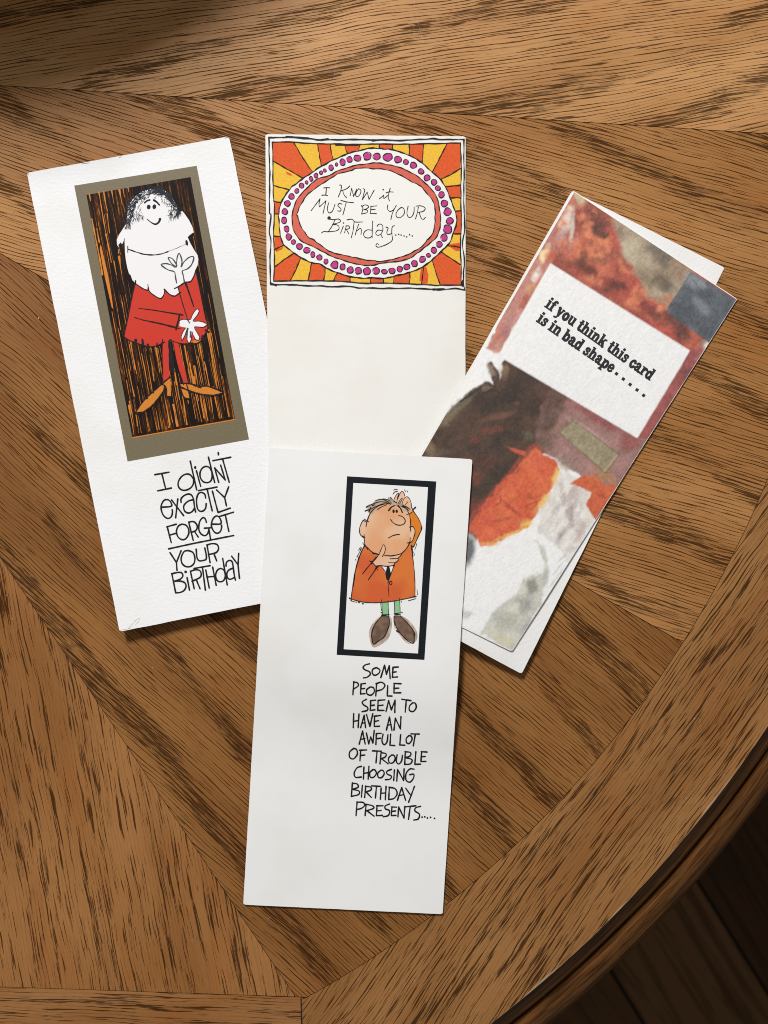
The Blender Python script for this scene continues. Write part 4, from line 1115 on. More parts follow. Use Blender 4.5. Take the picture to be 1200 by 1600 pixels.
wash([(895, 656), (968.5, 710), (946.5, 740), (873, 676)], lin(104, 96, 66), 0.9, 0)
wash([(895.6, 657.6), (966.6, 710.4), (946, 737.8), (874.8, 676)], lin(160, 147, 114), 1.0, 0.3, 6, 37, 1, lin(144, 131, 102), 12)
wash([(946, 738), (966.6, 711), (964, 709.5), (943, 736)], lin(184, 160, 118), 1, 0.3, 6, 38, 0.7)
# pigment grain of the paper
# smoky brown drifting through the upper field, brush drag over the pale veil
def mix_in(pts, col, amt, soft):
    global IMG
    d = dist_poly(pts, PX, PY)
    m = (np.clip(d / soft, 0, 1) * np.clip(amt, 0, 1))[..., None]
    IMG = IMG * (1 - m) + np.array(col) * m
n1_ = fbm(PX + 14 * fbm(PX, PY, 16, 61), PY + 8 * fbm(PX, PY, 14, 65), 27, 62, 3, 0.5); n2_ = fbm(PX + 10 * fbm(PX, PY, 14, 66), PY, 20, 63, 3, 0.5)
mix_in([(890, 298), (960, 340), (975, 410), (1045, 480), (1085, 545), (862, 410), (870, 350)], lin(104, 66, 54), (n1_ - 0.50) * 4.0, 8)
mix_in([(890, 298), (960, 340), (975, 410), (1045, 480), (1085, 545), (862, 410), (870, 350)], lin(220, 126, 84), (n2_ - 0.54) * 4.0, 8)
drag = fbm(RA * 0.22 + 3 * fbm(PX, PY, 20, 67), RC * 0.7, 7, 64, 3, 0.55)
mix_in([(870, 735), (896, 752), (908, 768), (914, 790), (922, 808), (905, 860), (890, 874), (850, 838), (850, 795)], lin(168, 152, 150), (drag - 0.50) * 3.0, 14)
mix_in([(870, 735), (896, 752), (908, 768), (914, 790), (922, 808), (905, 860), (890, 874), (850, 838), (850, 795)], lin(238, 234, 222), (0.44 - drag) * 3.5, 14)
def blur(a, n=1):
    for _ in range(n):
        for ax in (0, 1):
            a = (np.roll(a, 1, ax) + 2 * a + np.roll(a, -1, ax)) / 4
    return a
IMG[3:-3, 3:-3] = blur(IMG, 1)[3:-3, 3:-3]
lum = (IMG * np.array([0.25, 0.62, 0.13])).sum(2, keepdims=True)
IMG = lum + (IMG - lum) * 0.88
IMG = IMG * 0.96 + 0.012
g = fbm(PX, PY, 2.6, 777, 2, 0.6) - 0.5
g2 = fbm(RA * 0.35, RC, 5.0, 888, 3, 0.6) - 0.5
dens = np.clip(1.15 - IMG.mean(2) / 0.82, 0, 1)[..., None]
IMG = np.clip(IMG * (1 + (g[..., None] * 0.55 + g2[..., None] * 0.35) * (0.12 + dens * 0.8)), 0.004, 0.86)
z = s3.z(PX, PY) + s3.thick + 0.00004
k_ = S * (H - z) / H
V = np.c_[((PX - 600) * k_).ravel(), (-(PY - 800) * k_).ravel(), (TZ + z).ravel()]
w_ = NU + 1
jj, ii = np.meshgrid(np.arange(NV), np.arange(NU), indexing='ij')
a0 = (jj * w_ + ii).ravel()
FQ = np.c_[a0, a0 + w_, a0 + w_ + 1, a0 + 1]
me = bpy.data.meshes.new('watercolour_print')
me.from_pydata(V.tolist(), [], FQ.tolist())
att = me.color_attributes.new('pigment', 'FLOAT_COLOR', 'POINT')
att.data.foreach_set('color', np.c_[IMG.reshape(-1, 3), np.ones(IMG.shape[0] * IMG.shape[1])].astype(np.float32).ravel())
t = NT('watercolour_pigment')
at = t.n('ShaderNodeAttribute', attribute_name='pigment')
t.put(t.b.inputs['Base Color'], at.outputs['Color'])
t.b.inputs['Roughness'].default_value = 0.75; t.b.inputs['Specular IOR Level'].default_value = 0.2
u_, v_ = t.coords(math.radians(-40), 3)
fz = t.noise(t.xyz(t.math('MULTIPLY', u_, 0.42), t.math('MULTIPLY', v_, 0.72), 4.0), 1, 3, 0.55, 0.6)
t.bump(fz, 1.0, 0.00034 * 0.4)
me.materials.append(t.m)
wc = link(bpy.data.objects.new('watercolour_print', me), crooked)

# heavy slab-serif lettering
def slab_font():
    R = lambda *a: ('r',) + a
    P = lambda w, *pts: ('p', w, pts)
    n_arch = P(.21, (.34, .74), (.52, .91), (.7, .9), (.8, .72))
    return {
        'i': (.62, [R(.16, 0, .46, 1), R(.02, 0, .60, .15), R(.03, .86, .3, 1), R(.16, 1.13, .46, 1.40)]),
        'f': (.60, [R(.14, 0, .43, 1.12), R(.02, 0, .57, .15), R(.0, .84, .60, .98), P(.22, (.29, 1.08), (.36, 1.26), (.52, 1.30), (.62, 1.22))]),
        't': (.66, [R(.16, .18, .45, 1.32), R(.0, .86, .62, 1.0), P(.22, (.305, .22), (.38, .09), (.52, .09), (.62, .17))]),
        'n': (1.06, [R(.12, 0, .40, 1), R(.0, 0, .52, .14), R(.0, .87, .3, 1), R(.66, 0, .94, .76), R(.56, 0, 1.06, .14), n_arch]),
        'h': (1.06, [R(.12, 0, .40, 1.4), R(.0, 0, .52, .14), R(.0, 1.27, .3, 1.4), R(.66, 0, .94, .76), R(.56, 0, 1.06, .14), n_arch]),
        'u': (1.06, [R(.12, .25, .40, 1), R(.0, .87, .3, 1), R(.66, 0, .94, 1), R(.54, .87, .8, 1), R(.8, 0, 1.06, .14), P(.21, (.27, .3), (.36, .12), (.52, .08), (.74, .24))]),
        'o': (.90, [P(.27, (.45, .90), (.22, .76), (.16, .5), (.22, .24), (.45, .10), (.68, .24), (.74, .5), (.68, .76), (.45, .90))]),
        'y': (1.0, [P(.28, (.2, .95), (.52, .12)), P(.17, (.82, .95), (.5, .05), (.36, -.24), (.14, -.27)), R(0, .87, .44, 1), R(.62, .87, 1.0, 1)]),
        'k': (1.06, [R(.12, 0, .40, 1.4), R(.0, 0, .52, .14), R(.0, 1.27, .3, 1.4), P(.17, (.4, .46), (.82, .94)), P(.28, (.54, .6), (.86, .08)), R(.62, .87, 1.02, 1), R(.62, 0, 1.06, .14)]),
        's': (.78, [P(.22, (.64, .72), (.5, .90), (.28, .86), (.20, .70), (.36, .56), (.56, .44), (.62, .25), (.45, .09), (.22, .13), (.12, .30)), R(.56, .68, .70, .98), R(.06, .02, .20, .34)]),
        'c': (.80, [P(.25, (.66, .70), (.54, .90), (.34, .86), (.18, .64), (.18, .36), (.36, .10), (.56, .10), (.72, .28))]),
        'a': (.96, [P(.24, (.17, .76), (.3, .91), (.52, .88), (.62, .7), (.62, .24), (.70, .09), (.92, .10)), P(.22, (.58, .56), (.32, .50), (.17, .28), (.28, .10), (.48, .13), (.60, .30))]),
        'r': (.80, [R(.14, 0, .42, 1), R(.0, 0, .56, .14), R(.0, .87, .3, 1), P(.25, (.36, .66), (.52, .88), (.72, .82))]),
        'd': (1.0, [R(.6, 0, .88, 1.4), R(.44, 1.27, .7, 1.4), R(.8, 0, 1.02, .14), P(.25, (.64, .74), (.46, .89), (.24, .78), (.17, .5), (.24, .20), (.46, .10), (.64, .26))]),
        'b': (.98, [R(.12, 0, .40, 1.4), R(0, 1.27, .3, 1.4), P(.25, (.36, .74), (.54, .89), (.76, .78), (.82, .5), (.76, .20), (.54, .10), (.34, .26))]),
        'p': (.98, [R(.12, -.4, .40, 1), R(0, -.4, .54, -.27), R(0, .87, .3, 1), P(.25, (.36, .74), (.54, .89), (.76, .78), (.82, .5), (.76, .20), (.54, .10), (.34, .26))]),
        'e': (.86, [P(.22, (.2, .50), (.70, .52), (.64, .80), (.45, .91), (.24, .80), (.16, .5), (.24, .20), (.46, .09), (.72, .24))]),
    }
FONT = slab_font()
tx = Print(s3, 2)
nT = lambda x, y: (830 + x / 5.4545, 450 + y / 5.4545)
def slab_text(s, org, deg, sx, sy, track=0.0):
    c, sn = math.cos(math.radians(deg)), math.sin(math.radians(deg))
    x = 0.0
    def tr(px, py):
        X, Y = px * sx, -py * sy
        return nT(org[0] + X * c - Y * sn, org[1] + X * sn + Y * c)
    for ch in s:
        if ch == ' ':
            x += 0.46; continue
        adv, parts = FONT[ch]
        for p in parts:
            if p[0] == 'r':
                _, a, b, c2, d2 = p
                a -= 0.035; c2 += 0.035; b -= 0.012; d2 += 0.012
                tx.poly([tr(x + a, b), tr(x + c2, b), tr(x + c2, d2), tr(x + a, d2)], cell=40)
            else:
                pts = [tr(x + a, b) for a, b in p[2]]
                tx.line(pts, p[1] * 1.28 * (sx + sy) / 2 / 5.4545, wob=0.03, step=0.7)
        x += adv + track
    return x
slab_text('if you think this card', (110, 158), 35.1, 62.2, 74, 0.03)
slab_text('is in bad shape', (38, 283), 34.6, 63.0, 74, 0.03)
for c in ((727, 730), (785, 775), (843, 822), (902, 868), (958, 915)):
    a = math.radians(34.8); r = 13
    tx.poly([nT(c[0] + r * (dx * math.cos(a) - dy * math.sin(a)), c[1] + r * (dx * math.sin(a) + dy * math.cos(a))) for dx, dy in ((-1, -1), (1, -1), (1, 1), (-1, 1))], cell=40)
tx.build('lettering', ink('charcoal_ink', (0.030, 0.031, 0.034), 0.7, 0.25), crooked)

# ================================================================== card with the puzzled man
Q4 = [(421, 700), (738, 717.5), (691.5, 1428.5), (380, 1413.5)]
puzzled = thing('birthday_card', 'topmost white card with a puzzled man in orange coat framed in black', 'greeting card', GROUP)
P_GREY = paper('smooth_white_card', (0.81, 0.808, 0.803, 1), 0.04, 0.65, seed=6)
sh = Sheet([(x + dx, y + dy) for (x, y), (dx, dy) in zip(Q4, ((1, 1), (-1.5, 1), (-1, -1), (1, -1)))], lambda s, t: 0.0001 + 0.0004 * t)
sh.mesh('back_leaf', P_GREY, puzzled, wob=0.2)
s4 = Sheet(Q4, lambda s, t: 0.0001 + 0.0003 * s + 0.0003 * t * t, drape=8)
s4.mesh('front_cover', P_GREY, puzzled)
fr = T(500, 730, 4.8); gg = T(545, 755, 9.2308); hh = T(540, 870, 9.2308)
fo = fr([(203, 68), (872, 107), (783, 1445), (125, 1407)]); fi = fr([(250, 118), (810, 150), (735, 1397), (178, 1365)])
p = Print(s4, 0)
for i in range(4):
    j = (i + 1) % 4
    p.poly([fo[i], fo[j], fi[j], fi[i]])
pframe = p.build('picture_border', ink('glossy_black', (0.010, 0.013, 0.016), 0.35, 0.25, 0, 0.2), puzzled)
p = Print(s4, 0); p.poly(fi); ppanel = p.build('picture_panel', ink('white_panel', (0.80, 0.795, 0.79), 0.55, 0.012), puzzled)

def airbrush(name, c1, c2, scale, seed, thr=(0.4, 0.62)):
    t = NT(name)
    u, v = t.coords(0, seed)
    n = t.noise(t.xyz(t.math('MULTIPLY', u, scale), t.math('MULTIPLY', v, scale), seed), 1, 1.5, 0.5)
    f = t.noise(t.xyz(t.math('MULTIPLY', u, 3.5), t.math('MULTIPLY', v, 3.5), seed), 1, 2, 0.6)
    c = t.mix(t.step(n, *thr), c1 + (1,), c2 + (1,))
    c = t.mix(t.math('MULTIPLY', f, 0.22), c, (c1[0] * 0.7, c1[1] * 0.6, c1[2] * 0.5, 1))
    t.put(t.b.inputs['Base Color'], c)
    t.b.inputs['Roughness'].default_value = 0.55
    return t.m
SKIN = airbrush('airbrushed_skin', (0.76, 0.47, 0.285), (0.72, 0.345, 0.165), 0.055, 3.0)
SKIN2 = airbrush('pale_skin', (0.77, 0.50, 0.34), (0.75, 0.44, 0.27), 0.1, 5.0)
COAT = airbrush('airbrushed_orange', (0.66, 0.165, 0.022), (0.60, 0.095, 0.018), 0.06, 8.0)
HAIR = airbrush('taupe_wash', (0.36, 0.27, 0.20), (0.50, 0.40, 0.31), 0.3, 2.0)
GREEN = ink('green_wash', (0.25, 0.50, 0.255), 0.6, 0.06)
BROWN = airbrush('brown_wash', (0.125, 0.070, 0.045), (0.20, 0.12, 0.075), 0.25, 4.0)
HALO = airbrush('pale_brown_wash', (0.40, 0.30, 0.235), (0.56, 0.45, 0.38), 0.3, 6.0)
p = Print(s4, 2)
p.poly(gg([(262, 545), (290, 450), (340, 385), (400, 335), (480, 312), (600, 300), (720, 305), (820, 362), (860, 430), (885, 520), (895, 650), (888, 780), (870, 862), (812, 960), (740, 1020), (600, 1046), (450, 1032), (350, 992), (260, 925), (225, 840), (215, 770), (235, 650)]), True)
man = p.build('printed_figure', SKIN, puzzled)
Print(s4, 1.6).poly(gg([(260, 545), (215, 535), (172, 605), (152, 670), (167, 740), (205, 778), (240, 775)]), True).build('ear', SKIN2, man)
Print(s4, 2.4).poly(gg([(890, 632), (930, 636), (955, 690), (940, 760), (905, 840), (868, 858)]), True).build('ear', SKIN2, man)
p = Print(s4, 2.6)
p.poly(gg([(285, 432), (330, 420), (390, 345), (450, 312), (560, 300), (640, 312), (700, 330), (770, 345), (840, 395), (885, 378), (860, 345), (800, 305), (720, 285), (650, 255), (620, 205), (598, 195), (600, 225), (565, 198), (565, 232), (500, 218), (390, 240), (345, 290), (280, 312), (245, 345), (275, 360), (235, 400), (290, 398)]))
p.build('hair', HAIR, man)
p = Print(s4, 2.5)
p.poly(gg([(300, 440), (420, 350), (500, 330), (420, 400), (330, 450)])); p.poly(gg([(740, 330), (850, 400), (830, 420), (770, 390)]))
p.build('hair_tint', airbrush('skin_shadow_tint', (0.56, 0.36, 0.22), (0.62, 0.40, 0.25), 0.3, 7.0), man)
p = Print(s4, 1.2)
p.poly(gg([(935, 395), (990, 490), (1042, 592), (1052, 655), (1000, 770), (935, 920), (905, 930), (850, 930), (850, 800), (868, 440)]))
p.build('raised_sleeve', ink('amber_wash', (0.66, 0.205, 0.022), 0.6, 0.05), man)
p = Print(s4, 1)
p.poly(gg([(225, 905), (860, 880), (905, 900), (917, 985), (938, 1130)]) + hh([(985, 150), (1002, 350), (1002, 572), (850, 607), (700, 636), (520, 657), (350, 660), (200, 646), (75, 607), (90, 500), (115, 350), (150, 180), (200, 0)]))
coat4 = p.build('coat', COAT, man)
p = Print(s4, 3); p.poly(hh([(522, 135), (695, 128), (650, 240), (612, 335), (572, 230)])); p.build('shirt', ink('shirt_white', (0.78, 0.77, 0.76), 0.6, 0.01), coat4)
p = Print(s4, 3.5); p.poly(hh([(598, 142), (632, 142), (652, 235), (616, 338), (588, 325), (572, 240)])); p.build('tie', BLACK, coat4)
p = Print(s4, 4)
p.poly(gg([(650, 255), (662, 210), (690, 160), (722, 140), (762, 116), (798, 150), (808, 198), (840, 192), (885, 240), (902, 330), (936, 390), (880, 432), (856, 405), (862, 362), (800, 322), (760, 292), (700, 285), (655, 272)]))
p.build('hand', SKIN2, man)
p = Print(s4, 4)
p.poly(gg([(345, 1140), (430, 1032), (470, 960), (487, 902), (505, 888), (526, 940), (512, 1042), (620, 1050), (752, 1020), (735, 1055), (695, 1080), (716, 1102), (662, 1145), (655, 1180), (560, 1192), (440, 1195), (400, 1190)]))
p.build('hand', SKIN2, man)
for pts in ([(525, 645), (616, 640), (616, 838), (530, 842)], [(697, 640), (780, 628), (790, 802), (705, 822)]):
    Print(s4, 0.6).poly(hh(pts)).build('leg', GREEN, man)
for a, b in (([(520, 850), (400, 950), (340, 1070), (350, 1200), (400, 1305), (520, 1260), (620, 1170), (665, 1020), (650, 870)], [(525, 850), (450, 940), (380, 1070), (375, 1160), (400, 1258), (560, 1148), (622, 1000), (630, 920), (622, 850)]),
             ([(697, 850), (830, 860), (960, 970), (1030, 1090), (1020, 1210), (900, 1250), (780, 1130), (700, 980)], [(705, 848), (790, 850), (900, 968), (985, 1085), (980, 1240), (870, 1190), (770, 1080), (715, 970)])):
    h_ = Print(s4, 1).poly(hh(a), True).build('shoe', HALO, man)
    Print(s4, 1.5).poly(hh(b)).build('shoe_upper', BROWN, man)
L = Print(s4, 6)
u = 1 / 9.23
def G(tr, pts, w, w1=None, **k):
    L.line(tr(pts), w * u, (w1 or w) * u, wob=0.15, **k)
for pts, w, w1 in [([(248, 622), (265, 540), (300, 450), (350, 385), (430, 325), (510, 300)], 14, 10), ([(780, 310), (830, 370), (866, 440), (886, 520), (892, 690)], 10, 12), ([(885, 785), (876, 860), (822, 950), (742, 1020), (620, 1044), (515, 1042)], 12, 11),
                   ([(220, 740), (224, 830), (236, 892), (290, 950), (350, 1000), (420, 1026)], 12, 12), ([(285, 555), (245, 530), (228, 515)], 12, 10), ([(232, 525), (205, 535), (170, 600), (152, 670), (166, 740), (215, 785)], 10, 12), ([(190, 760), (235, 780)], 14, 10), ([(872, 632), (925, 626), (955, 690), (940, 770), (905, 842), (850, 862)], 10, 11),
                   ([(576, 392), (612, 345), (662, 320)], 18, 14), ([(710, 325), (745, 362), (772, 420)], 22, 14), ([(720, 465), (770, 480), (812, 530), (800, 580), (750, 603), (690, 598), (635, 565), (604, 522)], 11, 13), ([(570, 790), (630, 757), (690, 741), (733, 738)], 11, 11),
                   ([(385, 250), (450, 232), (500, 236), (560, 265), (602, 297)], 12, 9), ([(248, 348), (320, 310), (420, 272), (510, 270), (602, 304)], 10, 10), ([(232, 400), (320, 370), (400, 330), (480, 300), (562, 296)], 11, 9), ([(412, 378), (470, 340), (545, 310)], 8, 8), ([(500, 225), (570, 240), (622, 292)], 8, 8), ([(592, 200), (642, 252)], 9, 8),
                   ([(780, 318), (850, 350), (884, 378)], 16, 12), ([(765, 330), (840, 370), (872, 402)], 14, 10), ([(255, 340), (278, 330)], 18, 10), ([(290, 410), (315, 350)], 18, 12), ([(340, 320), (372, 310)], 14, 10), ([(650, 262), (690, 280)], 16, 10),
                   ([(650, 255), (660, 210), (690, 160), (722, 142), (705, 195), (690, 282)], 9, 9), ([(700, 235), (730, 165), (765, 116), (798, 148), (806, 178)], 9, 9), ([(712, 288), (742, 240), (772, 214), (760, 250), (735, 285)], 8, 10), ([(770, 290), (790, 230), (832, 194), (872, 220), (898, 280), (902, 330), (925, 385)], 9, 9), ([(812, 312), (850, 268)], 9, 8),
                   ([(832, 452), (880, 436), (915, 408)], 9, 8), ([(912, 392), (962, 345)], 14, 18), ([(905, 350), (935, 400)], 12, 8), ([(645, 100), (670, 86), (702, 92)], 8, 8), ([(635, 157), (660, 126), (702, 115)], 8, 8), ([(803, 95), (822, 122)], 9, 7), ([(838, 105), (852, 130)], 9, 7), ([(140, 970), (166, 920)], 7, 7), ([(162, 960), (186, 928)], 7, 7),
                   ([(115, 1066), (182, 938)], 8, 6), ([(982, 868), (950, 962)], 8, 6), ([(935, 990), (946, 1036)], 7, 6), ([(930, 400), (1000, 500), (1045, 600), (1050, 658), (1000, 770), (932, 922)], 10, 10), ([(1050, 640), (1040, 680)], 18, 10), ([(905, 898), (922, 1050)], 22, 16), ([(900, 920), (945, 905)], 10, 6),
                   ([(230, 880), (222, 905), (170, 1010), (105, 1200)], 14, 12), ([(200, 858), (240, 920)], 8, 8), ([(245, 910), (270, 955)], 10, 10), ([(345, 1012), (375, 1018)], 14, 12), ([(320, 1165), (345, 1140), (430, 1032), (486, 904), (506, 888), (526, 935), (515, 1000), (485, 1056)], 10, 10), ([(380, 1005), (440, 1028)], 8, 8),
                   ([(520, 1042), (620, 1050), (755, 1018), (735, 1056), (695, 1082), (590, 1090)], 9, 11), ([(700, 1084), (716, 1104), (662, 1146), (574, 1140)], 10, 11), ([(662, 1148), (645, 1190)], 10, 8), ([(840, 860), (880, 850)], 8, 6), ([(205, 535), (260, 560)], 8, 8)]:
    G(gg, pts, w, w1)
for c, rx, ry in (((645, 403), 17, 25), ((690, 403), 17, 23)):
    L.dot(gg([c])[0], rx * u, ry * u)
L.dot(gg([(100, 1103)])[0], 8 * u)
for pts, w, w1 in [([(195, 0), (140, 200), (110, 380), (88, 520), (76, 625)], 16, 10), ([(130, 260), (108, 420)], 22, 16), ([(52, 598), (200, 642), (350, 660), (520, 656), (700, 636), (880, 600), (1022, 568)], 11, 9), ([(965, 0), (990, 200), (1000, 400), (1000, 578)], 9, 10), ([(980, 578), (1012, 568)], 16, 10),
                   ([(243, 244), (440, 0)], 9, 11), ([(325, 333), (440, 165)], 11, 10), ([(372, 62), (420, 120), (462, 190)], 10, 8), ([(395, 95), (445, 150)], 8, 8), ([(348, 58), (392, 90)], 14, 8), ([(430, 165), (470, 145)], 12, 8), ([(440, 136), (500, 126), (600, 136), (705, 122)], 14, 14), ([(518, 136), (580, 230), (612, 345)], 9, 9),
                   ([(695, 130), (655, 240), (616, 345)], 10, 10), ([(612, 345), (617, 460), (626, 572)], 10, 8), ([(520, 618), (528, 845)], 8, 8), ([(612, 628), (618, 850)], 8, 8), ([(700, 625), (708, 825)], 8, 8), ([(778, 598), (788, 802)], 8, 8), ([(503, 660), (515, 770)], 8, 7), ([(515, 838), (632, 830)], 12, 8), ([(525, 848), (615, 850)], 14, 10),
                   ([(700, 822), (822, 800)], 12, 8), ([(715, 832), (790, 828)], 12, 10), ([(508, 800), (535, 808)], 10, 8), ([(525, 850), (430, 960), (382, 1070), (372, 1150)], 8, 16), ([(375, 1160), (400, 1258), (470, 1215), (560, 1146), (620, 1010), (633, 930), (622, 850)], 14, 10), ([(790, 850), (900, 960), (985, 1080), (1000, 1130)], 10, 12),
                   ([(988, 1090), (980, 1240), (880, 1195), (770, 1080), (716, 970), (703, 850)], 14, 10), ([(703, 930), (712, 1035)], 8, 7), ([(733, 1065), (757, 1085)], 16, 12), ([(75, 632), (160, 656)], 9, 7), ([(183, 655), (202, 660)], 12, 8), ([(240, 675), (258, 675)], 12, 10), ([(903, 633), (1016, 600)], 9, 7), ([(1030, 470), (1036, 550)], 7, 7),
                   ([(800, 650), (808, 645)], 12, 10), ([(60, 590), (85, 620)], 14, 10)]:
    G(hh, pts, w, w1)
th = [(650 + 18 * math.cos(a * math.pi / 5), 375 + 26 * math.sin(a * math.pi / 5)) for a in range(10)]
L.line(hh(th), 11 * u, closed=True)
L.build('ink_lines', BLACK, man)

tt = T(500, 1010, 5.4545)
tx = Print(s4, 1)
def pw(*strokes, sm=True):
    for p in strokes:
        tx.line(tt(p), 2.35, smooth=sm and len(p) > 3, wob=0.10)
def zig(*strokes):
    pw(*strokes, sm=False)
pw([(422, 148), (385, 158), (367, 180), (385, 200), (420, 215), (428, 238), (402, 262), (370, 268)], [(480, 180), (450, 195), (445, 225), (465, 246), (500, 230), (510, 200), (480, 180)])
zig([(518, 266), (550, 160), (566, 238), (590, 165), (598, 275)]); pw([(622, 178), (617, 263)], [(617, 263), (660, 260)], [(622, 178), (668, 175)], [(618, 221), (650, 216)])
pw([(288, 300), (280, 412)], [(285, 303), (318, 310), (326, 335), (288, 362)], [(350, 320), (345, 405)], [(345, 405), (383, 402)], [(350, 320), (386, 315)], [(348, 362), (380, 358)], [(428, 345), (398, 370), (402, 405), (435, 415), (463, 385), (455, 352), (428, 345)])
pw([(482, 315), (475, 422)], [(478, 318), (522, 305), (553, 330), (530, 365), (480, 380)]); zig([(577, 335), (573, 422), (613, 423)]); pw([(632, 315), (630, 396)], [(630, 396), (688, 395)], [(630, 315), (690, 318)], [(630, 358), (672, 355)])
pw([(395, 450), (360, 473), (372, 498), (405, 520), (402, 545), (358, 556)], [(432, 462), (428, 545)], [(428, 545), (468, 540)], [(432, 462), (474, 458)], [(430, 505), (462, 500)], [(495, 460), (492, 545)], [(492, 545), (545, 545)], [(495, 460), (553, 455)], [(494, 505), (536, 500)])
zig([(562, 556), (585, 462), (608, 540), (640, 458), (637, 562)]); pw([(697, 450), (775, 462)], [(735, 458), (726, 560)], [(790, 480), (763, 508), (763, 545), (795, 554), (820, 520), (812, 485), (790, 480)])
pw([(287, 573), (283, 692)], [(332, 575), (325, 692)], [(284, 640), (328, 630)]); zig([(346, 692), (376, 588), (388, 692)], [(396, 580), (425, 682), (450, 573)]); pw([(355, 655), (385, 650)], [(465, 593), (462, 682)], [(462, 682), (507, 680)], [(462, 595), (517, 588)], [(463, 640), (500, 632)])
zig([(566, 712), (592, 603), (613, 716)], [(630, 712), (642, 612), (685, 703), (690, 600)]); pw([(574, 672), (606, 665)])
zig([(334, 832), (362, 722), (385, 832)], [(395, 738), (415, 830), (432, 772), (450, 822), (462, 715)]); pw([(345, 792), (382, 785)], [(480, 743), (476, 837)], [(480, 743), (522, 740)], [(479, 787), (516, 782)], [(537, 748), (528, 805), (545, 837), (570, 815), (579, 752)])
zig([(602, 748), (596, 842), (637, 845)], [(687, 752), (680, 840), (722, 842)]); pw([(757, 760), (735, 785), (738, 820), (760, 827), (784, 795), (777, 765), (757, 760)], [(775, 745), (845, 747)], [(812, 748), (795, 847)])
pw([(288, 868), (253, 900), (253, 945), (285, 958), (317, 920), (312, 880), (288, 868)], [(347, 885), (340, 976)], [(338, 885), (397, 882)], [(345, 930), (382, 925)], [(448, 890), (522, 893)], [(486, 893), (477, 992)], [(520, 905), (511, 1000)], [(520, 905), (562, 915), (556, 942), (518, 957)], [(525, 957), (580, 1000)])
pw([(612, 925), (585, 950), (590, 990), (620, 992), (640, 960), (632, 930), (612, 925)], [(657, 923), (650, 978), (670, 1002), (695, 975), (702, 928)], [(727, 895), (722, 1002)], [(725, 897), (772, 905), (766, 935), (724, 947)], [(724, 947), (783, 965), (770, 1000), (722, 1006)]); zig([(817, 898), (808, 1005), (857, 1003)])
pw([(866, 898), (860, 981)], [(860, 981), (902, 980)], [(863, 897), (911, 900)], [(862, 940), (896, 938)])
pw([(352, 1022), (315, 1035), (291, 1080), (303, 1115), (352, 1113)], [(374, 1028), (370, 1130)], [(417, 1022), (410, 1132)], [(372, 1082), (412, 1075)], [(450, 1050), (425, 1075), (430, 1115), (460, 1112), (480, 1080), (467, 1052), (450, 1050)], [(518, 1055), (492, 1080), (497, 1115), (525, 1117), (547, 1085), (537, 1057), (518, 1055)])
pw([(607, 1048), (570, 1065), (573, 1088), (607, 1105), (598, 1130), (558, 1136)], [(634, 1053), (628, 1142)], [(802, 1046), (765, 1045), (733, 1085), (733, 1138), (765, 1157), (795, 1125), (799, 1090), (765, 1093)]); zig([(654, 1147), (661, 1048), (712, 1142), (717, 1043)])
pw([(276, 1163), (267, 1277)], [(275, 1165), (317, 1173), (324, 1200), (276, 1217)], [(276, 1217), (332, 1233), (328, 1262), (267, 1278)], [(361, 1183), (353, 1284)], [(390, 1188), (380, 1287)], [(386, 1192), (434, 1200), (432, 1225), (387, 1240)], [(395, 1242), (437, 1287)], [(440, 1188), (517, 1193)], [(481, 1193), (472, 1292)])
pw([(521, 1208), (514, 1302)], [(563, 1193), (556, 1307)], [(518, 1252), (560, 1248)], [(591, 1200), (585, 1303)], [(588, 1200), (640, 1213), (657, 1255), (630, 1295), (585, 1305)], [(670, 1272), (716, 1262)], [(805, 1193), (755, 1327)]); zig([(660, 1310), (696, 1203), (730, 1312)], [(730, 1208), (768, 1262)])
pw([(316, 1325), (307, 1442)], [(315, 1327), (367, 1330), (380, 1355), (352, 1380), (311, 1390)], [(393, 1345), (384, 1442)], [(390, 1345), (447, 1358), (456, 1380), (390, 1402)], [(402, 1402), (460, 1446)], [(486, 1358), (480, 1442)], [(480, 1442), (532, 1440)], [(483, 1358), (537, 1358)], [(482, 1402), (521, 1398)])
pw([(592, 1343), (555, 1360), (558, 1385), (592, 1400), (582, 1440), (538, 1452)], [(613, 1368), (607, 1442)], [(607, 1442), (647, 1440)], [(610, 1368), (652, 1370)], [(609, 1407), (643, 1402)]); zig([(664, 1452), (671, 1368), (715, 1462), (723, 1363)])
pw([(720, 1368), (817, 1358)], [(769, 1363), (754, 1474)], [(857, 1363), (815, 1375), (810, 1403), (847, 1430), (837, 1470), (798, 1480)])
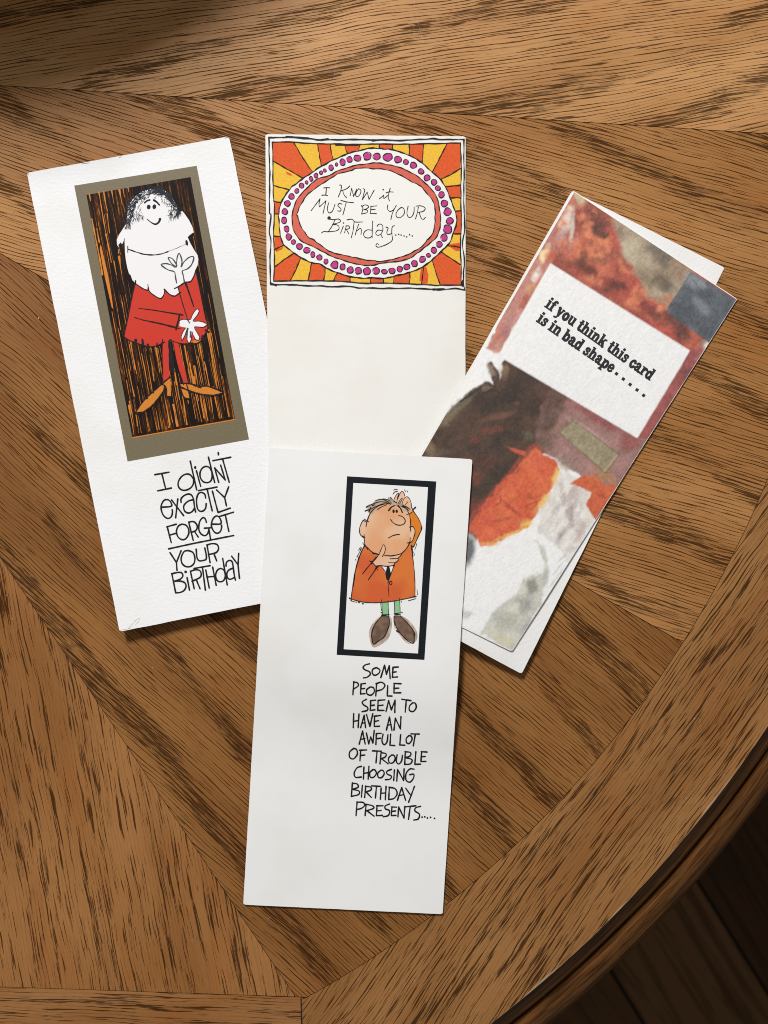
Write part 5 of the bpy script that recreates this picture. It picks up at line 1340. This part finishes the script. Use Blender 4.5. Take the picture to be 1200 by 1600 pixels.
for c in ((870, 1455), (893, 1452), (915, 1462), (942, 1457), (976, 1466)):
    tx.dot(tt([c])[0], 1.45)
tx.build('lettering', BLACK, puzzled)

# ------------------------------------------------------------------ fine scratches in the table's varnish
class Flat:
    thick = -0.00004
    def z(self, px, py):
        return np.zeros(np.shape(px))
def scratch_mat():
    t = NT('varnish_scratch')
    t.b.inputs['Base Color'].default_value = (0.62, 0.52, 0.40, 1)
    t.b.inputs['Roughness'].default_value = 0.6
    t.b.inputs['Alpha'].default_value = 0.26
    return t.m
SCR = scratch_mat()
for pts, w in (([(646, 0), (660, 60), (690, 150)], 0.8), ([(470, 0), (440, 40), (410, 60)], 0.7), ([(345, 97), (400, 118), (450, 142)], 0.8), ([(325, 10), (332, 50), (326, 96)], 0.6), ([(455, 0), (530, 70), (600, 110)], 0.7),
               ([(640, 0), (652, 100), (640, 205)], 0.5), ([(540, 20), (522, 120), (518, 200)], 0.5), ([(560, 60), (580, 130), (590, 190)], 0.6), ([(420, 20), (470, 60), (500, 110)], 0.5), ([(800, 30), (840, 44), (900, 40)], 0.5)):
    Print(Flat(), 0).line(pts, w, w * 0.5, wob=0.4, jit=0.3, step=2.5).build('varnish_scratch', SCR, table)
DUST = ink('pale_dust', (0.50, 0.44, 0.35), 0.8, 0.2)
for c, r in (((397, 75), 1.1), ((60, 497), 1.5), ((894, 330), 1.0), ((875, 588), 1.0), ((927, 645), 0.9), ((1072, 1247), 1.2), ((238, 1043), 1.0), ((115, 1322), 0.9), ((300, 1470), 0.9), ((447, 1540), 0.9), ((855, 1320), 0.9), ((20, 967), 1.2), ((948, 322), 1.2), ((420, 1435), .8), ((1085, 1123), 1.0), ((560, 1530), .8), ((648, 1532), .9), ((10, 930), 1.0), ((165, 1420), .8)):
    o = Print(Flat(), 1).dot(c, r * 0.85, r * 0.5, rs.uniform(0, 3), 0.2).build('dust_speck', DUST, None)
    o['label'] = 'tiny pale speck of dust lying on the oak table'; o['category'] = 'dust'; o['group'] = 'dust specks on the oak table'
